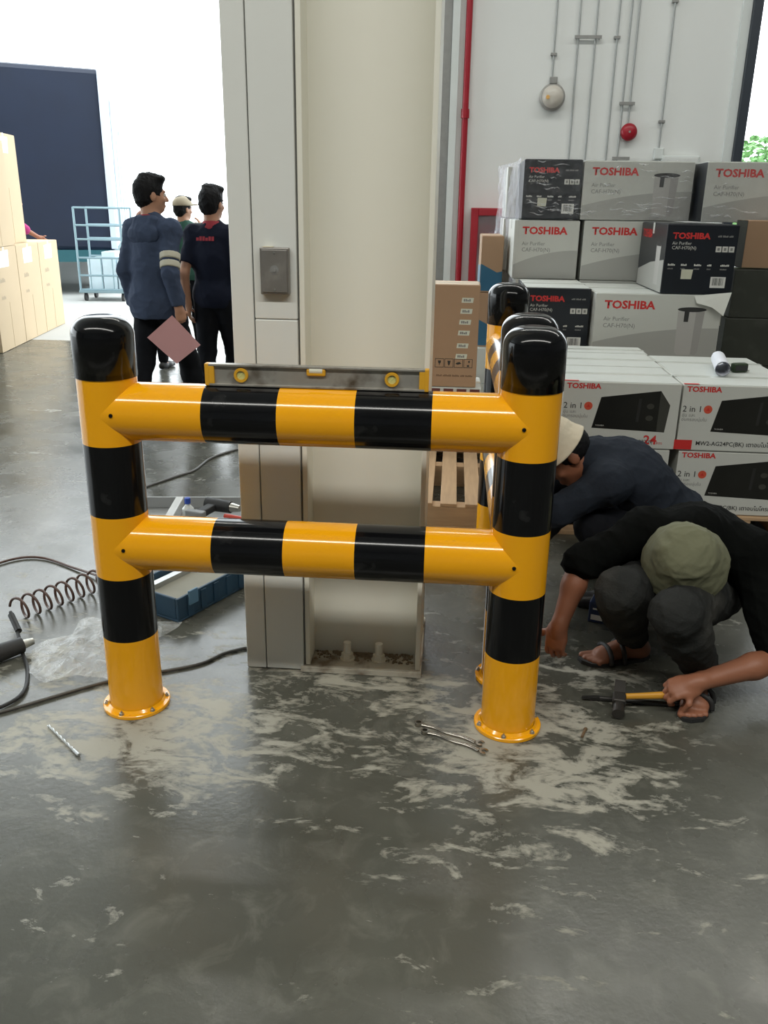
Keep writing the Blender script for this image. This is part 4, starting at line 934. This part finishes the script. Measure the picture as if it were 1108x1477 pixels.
def fold_hat(hc, fwd, up, prof, seed, amp, n=56, sx=1, sy=1):
    sd, fw, u = axes_of(up, fwd); b = BM(); pr = [Vector((x, y)) for x, y in prof]; out = []
    for i in range(len(pr)-1):
        m = max(1, int((pr[i+1]-pr[i]).length/.005)); out += [pr[i].lerp(pr[i+1], t/m) for t in range(m)]
    out.append(pr[-1]); lathe(b, [(max(p.x, 0), p.y) for p in out], 96)
    r = random.Random(seed); k = [(Vector((r.gauss(0, 1), r.gauss(0, 1), r.gauss(0, 1))).normalized()*r.uniform(25, 75), Vector((r.gauss(0, 1), r.gauss(0, 1), r.gauss(0, 1)))*22, r.uniform(0, 6)) for _ in range(8)]
    for v in b.verts:
        c = v.co.copy(); w = sum((1-abs(math.sin(a.dot(c)+1.7*math.sin(g.dot(c)+d))))**2 for a, g, d in k)/8-.32; nn = Vector((c.x, c.y, max(c.z, 0)*1.0))
        v.co = c + nn.normalized()*w*amp*2.2 if nn.length > 1e-4 else c
        v.co.z += .006*math.sin(3*math.atan2(c.y, c.x)+seed)*min(1, max(0, (math.hypot(c.x, c.y)-.1)/.03)); v.co.x *= sx; v.co.y *= sy
    M = Matrix(((sd[0], fw[0], u[0], hc[0]), (sd[1], fw[1], u[1], hc[1]), (sd[2], fw[2], u[2], hc[2]), (0, 0, 0, 1)))
    bmesh.ops.transform(b, matrix=M, verts=b.verts[:]); return b

# ---- crouching man in black, hammer in hand
w2 = thing('person', 'crouching person in black T-shirt, dark jeans and olive bucket hat, holding a yellow handled hammer', 'person', (0, 0, 0))
pel, che, nb = V3(.90, 2.97, .215), V3(.885, 2.86, .40), V3(.845, 2.735, .505)
sR, sL = V3(.690, 2.79, .475), V3(1.030, 2.74, .430)          # shoulder over the free hand, shoulder over the hammer
eR, wR = V3(.470, 2.70, .385), V3(.404, 2.625, .185)
eL, wL = V3(1.115, 2.545, .150), V3(.818, 2.425, .112)
hipR, knR, anR = V3(.80, 2.91, .235), V3(.565, 2.515, .370), V3(.690, 2.765, .086)
hipL, knL, anL = V3(.975, 2.86, .235), V3(.712, 2.395, .360), V3(.865, 2.545, .086)
hc, hf, hu = V3(.795, 2.625, .435), V3(-.20, -.55, -.75), V3(-.22, -.70, .66)
hp, HP, HR = head_prims(hc, hf, hu, nb)
up = che-pel; TS = axes_of(up, np.cross(up, sL-sR)*-1)
def torso(g=0): return [el(pel, V3(.165, .125, .12)+g, TS), el((pel+che)/2, V3(.150, .115, .14)+g, TS, .05), el(che, V3(.165, .118, .15)+g, TS, .05), rc(sR, sL, .060+g, .060+g, .05), rc(che, nb, .10+g, .060+g, .05)]
hR = hand_prims(wR, V3(-.10, .02, -1), V3(.5, .75, 0), 1, [.30, .34, .38, .42], .98, .04, .3)
hL = hand_prims(wL, V3(-.93, -.10, -.32), V3(.05, .55, -.85), -1, [.75, .85, .95, 1.0], .98, 0, .6)
fR, FR_ = foot_prims(anR, V3(-.95, -.30, 0)); fL, FL_ = foot_prims(anL, V3(-.35, -.95, 0))
body = hp + torso() + [rc(sR, eR, .050, .042), rc(eR, eR+(wR-eR)*.35, .041, .040), rc(eR+(wR-eR)*.35, wR, .040, .027), rc(sL, eL, .050, .042), rc(eL, eL+(wL-eL)*.35, .041, .041), rc(eL+(wL-eL)*.35, wL, .041, .027)] + limb_leg(hipR, knR, anR) + limb_leg(hipL, knL, anL) + fR + fL + hR + hL
finish(w2, 'body', body, .005, SKIN); eyes(w2, HP)
d1 = nrm_(wR-eR); d2 = nrm_(wL-eL)
shirt = torso(.026) + [rc(sR, eR, .072, .064, .04), rc(eR, eR+d1*.05, .064, .068, .02, [(eR+d1*.028, d1)]), rc(sL, eL+V3(-.012, 0, .01), .076, .070, .04), rc(eL, eL+d2*.06, .074, .072, .02, [(eL+d2*.035, d2)]), rc(nb, nb+nrm_(hc-nb)*.03, .072, .068, .02)]
dn = nrm_(nb-pel)
finish(w2, 'shirt', shirt, .007, BLACKT, [(pel-dn*.06, -dn)], .008, 34, 3)
pants = [el(pel, V3(.175, .14, .13), TS, .04)] + limb_leg(hipR, knR, anR+V3(-.01, 0, .01), 1, .022) + limb_leg(hipL, knL, anL+V3(0, 0, .01), 1, .022)
finish(w2, 'jeans', pants, .007, JEANS, [(V3(0, 0, .058), V3(0, 0, -1))], .007, 38, 8)
prof = [(0, .112), (.030, .110), (.056, .103), (.076, .092), (.091, .074), (.101, .050), (.109, .026), (.113, .020), (.121, .004), (.131, -.018), (.138, -.036), (.137, -.039), (.126, -.016), (.108, .018), (.098, .03), (.085, .06)]
obj('hat', fold_hat(hc+hu/np.linalg.norm(hu)*.045+V3(-.012, -.010, .0), hf, hu, prof, 4, .0065, sx=1.0, sy=1.04), OLIVE, w2, 3.2)
finish(w2, 'hair', [el(HP(0, -.018, .020), V3(.080, .096, .082), HR, .02, [(HP(0, .03, 0), HR[1]), (HP(0, 0, -.06), -HR[2])])], .008, HAIR, amp=.003, fr=90)
for an, H in ((anR, FR_), (anL, FL_)):
    b = BM(); tops = []
    for a, o in ((-.062, -.018), (-.066, .012), (-.05, .034), (.03, .034), (.09, .044), (.16, .048), (.196, .026), (.194, 0), (.17, -.034), (.13, -.046), (.06, -.040), (-.03, -.036)):
        tops.append(H(a, o, 0))
    prism(b, [(p[0], p[1], .0005) for p in tops], None, (0, 0, .0135)); sn = obj('sandal', b, RUBBER, w2)
    for a in (.055, .105):
        b = BM(); P_ = [Vector(H(a, o, z)) for o, z in ((-.052, .010), (-.046, .040), (-.018, .066 if a < .08 else .056), (.018, .066 if a < .08 else .056), (.046, .040), (.052, .010))]
        tube(b, smooth_path(P_, 4), .009, 6); obj('strap', b, RUBBER, sn, 3.2)
# hammer resting under the gripping hand, and a chisel bar beside it
kn_ = wL+nrm_(V3(-.93, -.10, -.32))*.078
ham = thing('hammer', 'hammer with a dark steel head and yellow handle, held by the crouching man', 'hammer', (.655, 2.425, .052), .16)
b = BM(); lathe(b, [(0, -.12), (.012, -.12), (.0145, -.10), (.0125, -.04), (.0105, .03), (.010, .075), (0, .075)], 14, M=Matrix.Translation((.02, 0, 0)) @ Matrix.Rotation(-pi/2, 4, 'Y') @ Matrix.Diagonal((1, .8, 1, 1))); obj('handle', b, mat('yellow_varnished_wood', (.62, .30, .03), .4, var=.1), ham, .8)
b = BM(); box(b, -.020, .020, -.021, .021, -.018, .018, .005); cyl(b, (0, -.0212, 0), (0, -.062, 0), .016, .020, n=18); prism(b, [(-.018, .0212, -.015), (.018, .0212, -.015), (.016, .072, -.004), (-.016, .072, -.004)], None, (0, 0, .022))
bmesh.ops.transform(b, matrix=Matrix.Translation((-.075, 0, -.012)) @ Matrix.Rotation(-.35, 4, 'Z') @ Matrix.Rotation(.25, 4, 'X'), verts=b.verts[:]); obj('head', b, mat('hammer_steel', (.06, .055, .05), .5, .6, var=.3), ham)
ch = thing('chisel', 'dark steel chisel bar lying on the floor under the hammer', 'chisel', (.630, 2.462, .0085), -.06)
b = BM(); cyl(b, (-.10, 0, 0), (.16, 0, 0), .008, n=10); prism(b, [(-.1001, -.008, -.006), (-.155, -.012, -.001), (-.155, -.012, .001), (-.1001, -.008, .006)], None, (0, .018, 0)); obj('bar', b, mat('dark_steel', (.05, .048, .045), .45, .7), ch)
b = BM(); cyl(b, (.161, 0, 0), (.178, 0, 0), .012, .011, n=12); obj('struck_head', b, STEEL, ch)

# ---- man in navy shirt bending behind the guard
w1 = thing('person', 'crouching person in navy shirt and cream cap, bent over behind the striped post', 'person', (0, 0, 0))
pel, che, nb = V3(.945, 3.40, .300), V3(.735, 3.345, .500), V3(.590, 3.30, .580)
sR, sL = V3(.610, 3.475, .545), V3(.620, 3.150, .530)
eL, wL = V3(.430, 3.110, .425), V3(.345, 3.190, .245); eR, wR = V3(.440, 3.53, .40), V3(.345, 3.38, .235)
hipL, knL, anL = V3(.925, 3.30, .27), V3(.585, 3.165, .345), V3(.745, 3.17, .086)
hipR, knR, anR = V3(.945, 3.50, .27), V3(.600, 3.53, .345), V3(.755, 3.50, .086)
hc, hf, hu = V3(.468, 3.285, .600), V3(-.62, -.12, -.72), V3(-.70, -.02, .62)
hp, HP, HR = head_prims(hc, hf, hu, nb)
up = che-pel; TS = axes_of(up, V3(-.5, 0, -.9))
def torso(g=0): return [el(pel, V3(.165, .125, .12)+g, TS), el((pel+che)/2, V3(.150, .112, .16)+g, TS, .06), el(che, V3(.165, .120, .16)+g, TS, .06), rc(sR, sL, .062+g, .062+g, .05), rc(che, nb, .10+g, .060+g, .05)]
fL, FL_ = foot_prims(anL, V3(-1, .0, 0), 1, False); fR, FR_ = foot_prims(anR, V3(-1, .1, 0), 1, False)
body = hp + torso() + [rc(sR, eR, .050, .042), rc(eR, wR, .042, .027), rc(sL, eL, .050, .042), rc(eL, wL, .042, .027)] + limb_leg(hipR, knR, anR) + limb_leg(hipL, knL, anL) + fR + fL
body += hand_prims(wL, V3(-.25, .25, -.9), V3(.3, .9, .2), 1, .45, .95) + hand_prims(wR, V3(-.3, -.2, -.9), V3(.3, -.9, .2), -1, .45, .95)
finish(w1, 'body', body, .006, SKIN); eyes(w1, HP)
d1 = nrm_(wR-eR); d2 = nrm_(wL-eL)
shirt = torso(.022) + [rc(sR, eR, .072, .060, .04), rc(eR, wR, .060, .044, .02, [(wR-d1*.03, d1)]), rc(sL, eL, .074, .062, .04), rc(eL, wL, .062, .046, .02, [(wL-d2*.03, d2)]), rc(nb, nb+nrm_(hc-nb)*.04, .070, .066, .02)]
dn = nrm_(che-pel)
finish(w1, 'shirt', shirt, .007, NAVYSH, [(pel-dn*.10, -dn)], .009, 30, 5)
finish(w1, 'trousers', [el(pel, V3(.172, .135, .125), TS, .04)] + limb_leg(hipR, knR, anR, 1, .022) + limb_leg(hipL, knL, anL, 1, .022), .008, PANTS, [(V3(0, 0, .06), V3(0, 0, -1))], .006, 36, 2)
finish(w1, 'hair', [el(HP(0, -.020, .018), V3(.083, .099, .085), HR, .02, [(HP(0, .035, 0), HR[1]), (HP(0, 0, -.075), -HR[2])])], .007, HAIR, amp=.003, fr=90)
prof = [(0, .105), (.035, .104), (.068, .098), (.088, .085), (.097, .062), (.101, .035), (.104, .024), (.112, .006), (.119, -.010), (.118, -.013), (.104, .010), (.095, .03), (.085, .06)]
obj('cap', fold_hat(hc+nrm_(hu)*.040, hf, hu, prof, 8, .005, sy=1.06), CREAMC, w1, 3.2)
for an, H in ((anL, FL_), (anR, FR_)):
    finish(w1, 'shoe', [rc(H(-.04, 0, .036), H(.10, 0, .034), .040, .038, .02), rc(H(.10, 0, .034), H(.18, 0, .030), .040, .032, .02), rc(H(0, 0, .05), H(0, 0, .085), .042, .044, .02)], .009, SHOE, [(V3(0, 0, .001), V3(0, 0, -1))])

# ---- standing people by the loading door
def standing(label, x, y, hgt, face, look, skin, top, legsplit=(.10, .10), armL=None, armR=None, sleeve='short', hair=True, collar=None, top_g=.022, hand=(.3, .3), h=.009, stoop=0):
    """face: heading angle (0 = away from the camera, + turns to the viewer's right); look: heading of the head"""
    s = hgt/1.72; t = thing('person', label, 'person', (x, y, 0), 0)
    f = V3(math.sin(face), math.cos(face), 0); r = V3(f[1], -f[0], 0); z = V3(0, 0, 1)
    Q = lambda a, b, c: (r*a+f*b)*s + z*c*s
    pel, che, nb = Q(0, 0, .93), Q(0, .01+stoop*.4, 1.24), Q(0, stoop, 1.44)
    sR, sL = Q(.160, stoop*.8, 1.385), Q(-.160, stoop*.8, 1.385)
    eR, wR = armR or ((.235, -.02, 1.10), (.235, .05, .87)); eL, wL = armL or ((-.235, -.02, 1.10), (-.235, .05, .87))
    eR, wR, eL, wL = (Q(*v) for v in (eR, wR, eL, wL))
    hf_ = V3(math.sin(look), math.cos(look), -.05); hc = Q(0, .015+stoop*1.3, 1.61)
    hp, HP, HR = head_prims(hc, hf_, V3(0, 0, 1)+f*stoop*.5, nb, s)
    TS = (r, f, z)
    TO = lambda g=0: [el(pel, (V3(.160, .110, .13)+g)*s, TS), el((pel+che)/2, (V3(.140, .098, .18)+g)*s, TS, .06), el(che, (V3(.160, .112, .18)+g)*s, TS, .06), rc(sR, sL, (.058+g)*s, (.058+g)*s, .05), rc(che, nb, (.09+g)*s, (.055+g)*s, .05)]
    a, b_ = legsplit
    hipR, knR, anR = Q(.085, 0, .90), Q(.09, a*.6+.03, .49), Q(.10, a, .085); hipL, knL, anL = Q(-.085, 0, .90), Q(-.09, -b_*.4+.03, .49), Q(-.10, -b_, .085)
    fr_, FR = foot_prims(anR, f+r*.15, s, False); fl_, FL = foot_prims(anL, f-r*.15, s, False)
    dR, dL = nrm_(wR-eR), nrm_(wL-eL)
    body = hp + TO() + [rc(sR, eR, .047*s, .039*s), rc(eR, wR, .040*s, .026*s), rc(sL, eL, .047*s, .039*s), rc(eL, wL, .040*s, .026*s)] + limb_leg(hipR, knR, anR, s) + limb_leg(hipL, knL, anL, s) + fr_ + fl_
    body += hand_prims(wR, dR, -r*.9+f*.3, -1, hand[1], s, fr=1.12) + hand_prims(wL, dL, r*.9+f*.3, 1, hand[0], s, fr=1.12)
    finish(t, 'body', body, h*.75, skin); eyes(t, HP)
    if sleeve == 'long':
        sl = [rc(sR, eR, .066*s, .058*s, .04), rc(eR, wR, .058*s, .046*s, .02, [(wR-dR*.01, dR)]), rc(sL, eL, .066*s, .058*s, .04), rc(eL, wL, .058*s, .046*s, .02, [(wL-dL*.01, dL)])]
    else:
        uR, uL = nrm_(eR-sR), nrm_(eL-sL); mR, mL = sR+(eR-sR)*.75, sL+(eL-sL)*.75
        sl = [rc(sR, eR, .064*s, .062*s, .04, [(mR, uR)]), rc(sL, eL, .064*s, .062*s, .04, [(mL, uL)])]
    finish(t, 'jacket' if sleeve == 'long' else 'shirt', TO(top_g) + sl + ([rc(Q(-.035, 0, .90), Q(.035, 0, .90), .165*s, .165*s, .05), rc(Q(0, 0, .80), Q(0, 0, 1.1), .160*s, .150*s, .06)] if sleeve == 'long' else [el(pel, V3(.182, .136, .14)*s, TS, .04)]), h, top, [(Q(0, 0, .80 if sleeve == 'long' else .84), -z)], .008 if sleeve == 'long' else .005, 30, int(hgt*1000))
    finish(t, 'trousers', [el(pel, V3(.170, .122, .135)*s, TS, .04)] + limb_leg(hipR, knR, anR+z*.02, s, .020) + limb_leg(hipL, knL, anL+z*.02, s, .020), h, PANTS, [(Q(0, 0, .055), -z)], .005, 32, 4)
    for H in (FR, FL):
        finish(t, 'shoe', [rc(H(-.04, 0, .036), H(.10, 0, .034), .038*s, .037*s, .02), rc(H(.10, 0, .034), H(.19, 0, .030), .040*s, .030*s, .02), rc(H(0, 0, .05), H(0, 0, .085), .040*s, .040*s, .02)], h, SHOE, [(V3(0, 0, .002), V3(0, 0, -1))])
    if hair:
        finish(t, 'hair', [el(HP(0, -.020, .038), V3(.086, .106, .096)*s, HR, .02, [(HP(0, .058, .0), nrm_(HR[1]-HR[2]*.35))]), el(HP(0, -.055, -.02), V3(.074, .062, .070)*s, HR, .03), el(HP(.02, .05, .105), V3(.055, .05, .030)*s, HR, .03), el(HP(-.02, -.01, .125), V3(.05, .06, .02)*s, HR, .03)], h*.8, HAIR, amp=.007, fr=60, seed=3)
    if collar is not None:
        n0 = nrm_(hc-nb); finish(t, 'collar', [rc(nb-n0*.0*s, nb+n0*.045*s, .088*s, .072*s, .02, [(nb+n0*.045*s, n0)])], h*.8, collar)
    return t, dict(sR=sR, eR=eR, wR=wR, sL=sL, eL=eL, wL=wL, dR=dR, dL=dL, HP=HP, HR=HR, s=s, r=r, f=f, Q=Q, hc=hc, nb=nb)
m1, J = standing('walking person in blue grey jacket with two pale sleeve stripes, seen from behind', -2.00, 5.80, 1.66, .42, .95, SKINP, JACKET, (.26, .26), armL=((-.205, -.08, 1.12), (-.20, -.02, .87)), armR=((.225, -.10, 1.11), (.255, -.07, .89)), sleeve='long', collar=REDC, top_g=.026, hand=(.35, [.9, 1, 1, 1]))
u = nrm_(J['eR']-J['sR']); Lr = np.linalg.norm(J['eR']-J['sR'])
for t0 in (.60, .80):
    a = J['sR']+u*Lr*t0; finish(m1, 'sleeve_stripe', [rc(J['sR'], J['eR'], .074*J['s'], .066*J['s'], .01, [(a+u*.020, u), (a-u*.020, -u)])], .006, STRIPE, pad=.02) if False else obj('sleeve_stripe', field_mesh([rc(J['sR'], J['eR'], .073*J['s'], .066*J['s'], .01, [(a+u*.021, u), (a-u*.021, -u)])], .006), STRIPE, m1, 3.2)
finish(m1, 'hood', [el(J['nb']-J['f']*.085-V3(0, 0, .075), V3(.135, .045, .075), (J['r'], J['f'], V3(0, 0, 1)), .03), rc(J['nb']-J['f']*.05-J['r']*.06, J['nb']-J['f']*.05+J['r']*.06, .045, .045, .03)], .009, JACKET, amp=.006)
wp = V3(-2.00, 5.80, 0)+J['wR']+J['dR']*.085
fo = thing('paper_folder', 'pink paper folder hanging from the hand of the man in the blue grey jacket', 'folder', tuple(wp), 0)
b = BM(); prism(b, [(-.235, -.03, -.115), (-.055, -.03, .035), (.125, -.03, -.155), (-.045, -.03, -.285)], None, (0, .003, 0)); obj('cover', b, PINK, fo)
b = BM(); prism(b, [(-.225, -.0265, -.117), (-.055, -.0265, .026), (.115, -.0265, -.153), (-.045, -.0265, -.275)], None, (0, .004, 0)); obj('pages', b, mat('cream_paper', (.70, .66, .58), .7), fo)
m2, J2 = standing('person in black polo shirt with a red collar, seen from behind beside the column', -1.745, 6.36, 1.61, .16, .35, SKINP, NAVYP, (.12, .12), armL=((-.205, -.12, 1.10), (-.20, -.09, .86)), sleeve='short', collar=REDC)
o = print_bars(m2, -.075, 0, 0, .030, (6,), REDC, 'back_print'); qq = J2['Q'](0, -.128, 1.345); o.location = tuple(qq); o.rotation_euler = (-.2, 0, -.10)
m3, J3 = standing('person in green shirt and tan cap, hand raised, beyond the two walking men', -2.765, 9.0, 1.55, -.15, .6, SKINP, GREENS, (.06, .06), armR=((.26, .12, 1.16), (.17, .22, 1.40)), sleeve='short', collar=None)
finish(m3, 'cap', [el(J3['HP'](0, -.012, .045), V3(.088, .108, .088), J3['HR'], .02, [(J3['HP'](0, 0, .035), -J3['HR'][2])]), el(J3['HP'](0, .12, .048), V3(.07, .075, .010), J3['HR'], .01)], .008, TANCAP)
m4, J4 = standing('bareheaded person in dark clothes, hidden behind the man in the blue grey jacket', -2.84, 8.0, 1.44, .1, 0, SKIN, BLACKT, (.06, .06), hair=False)
m5, J5 = standing('person leaning in dark shirt with magenta trim, behind the end beige carton', -6.03, 11.6, 1.60, 1.2, 1.2, SKIN, BLACKT, (.05, .05), armR=((.17, .30, 1.23), (.12, .47, 1.12)), hair=True, stoop=.12)
finish(m5, 'sash', [rc(J5['sR']+(J5['eR']-J5['sR'])*.45, J5['eR'], .068, .064, .01)], .01, mat('magenta_cloth', (.34, .02, .14), .8))
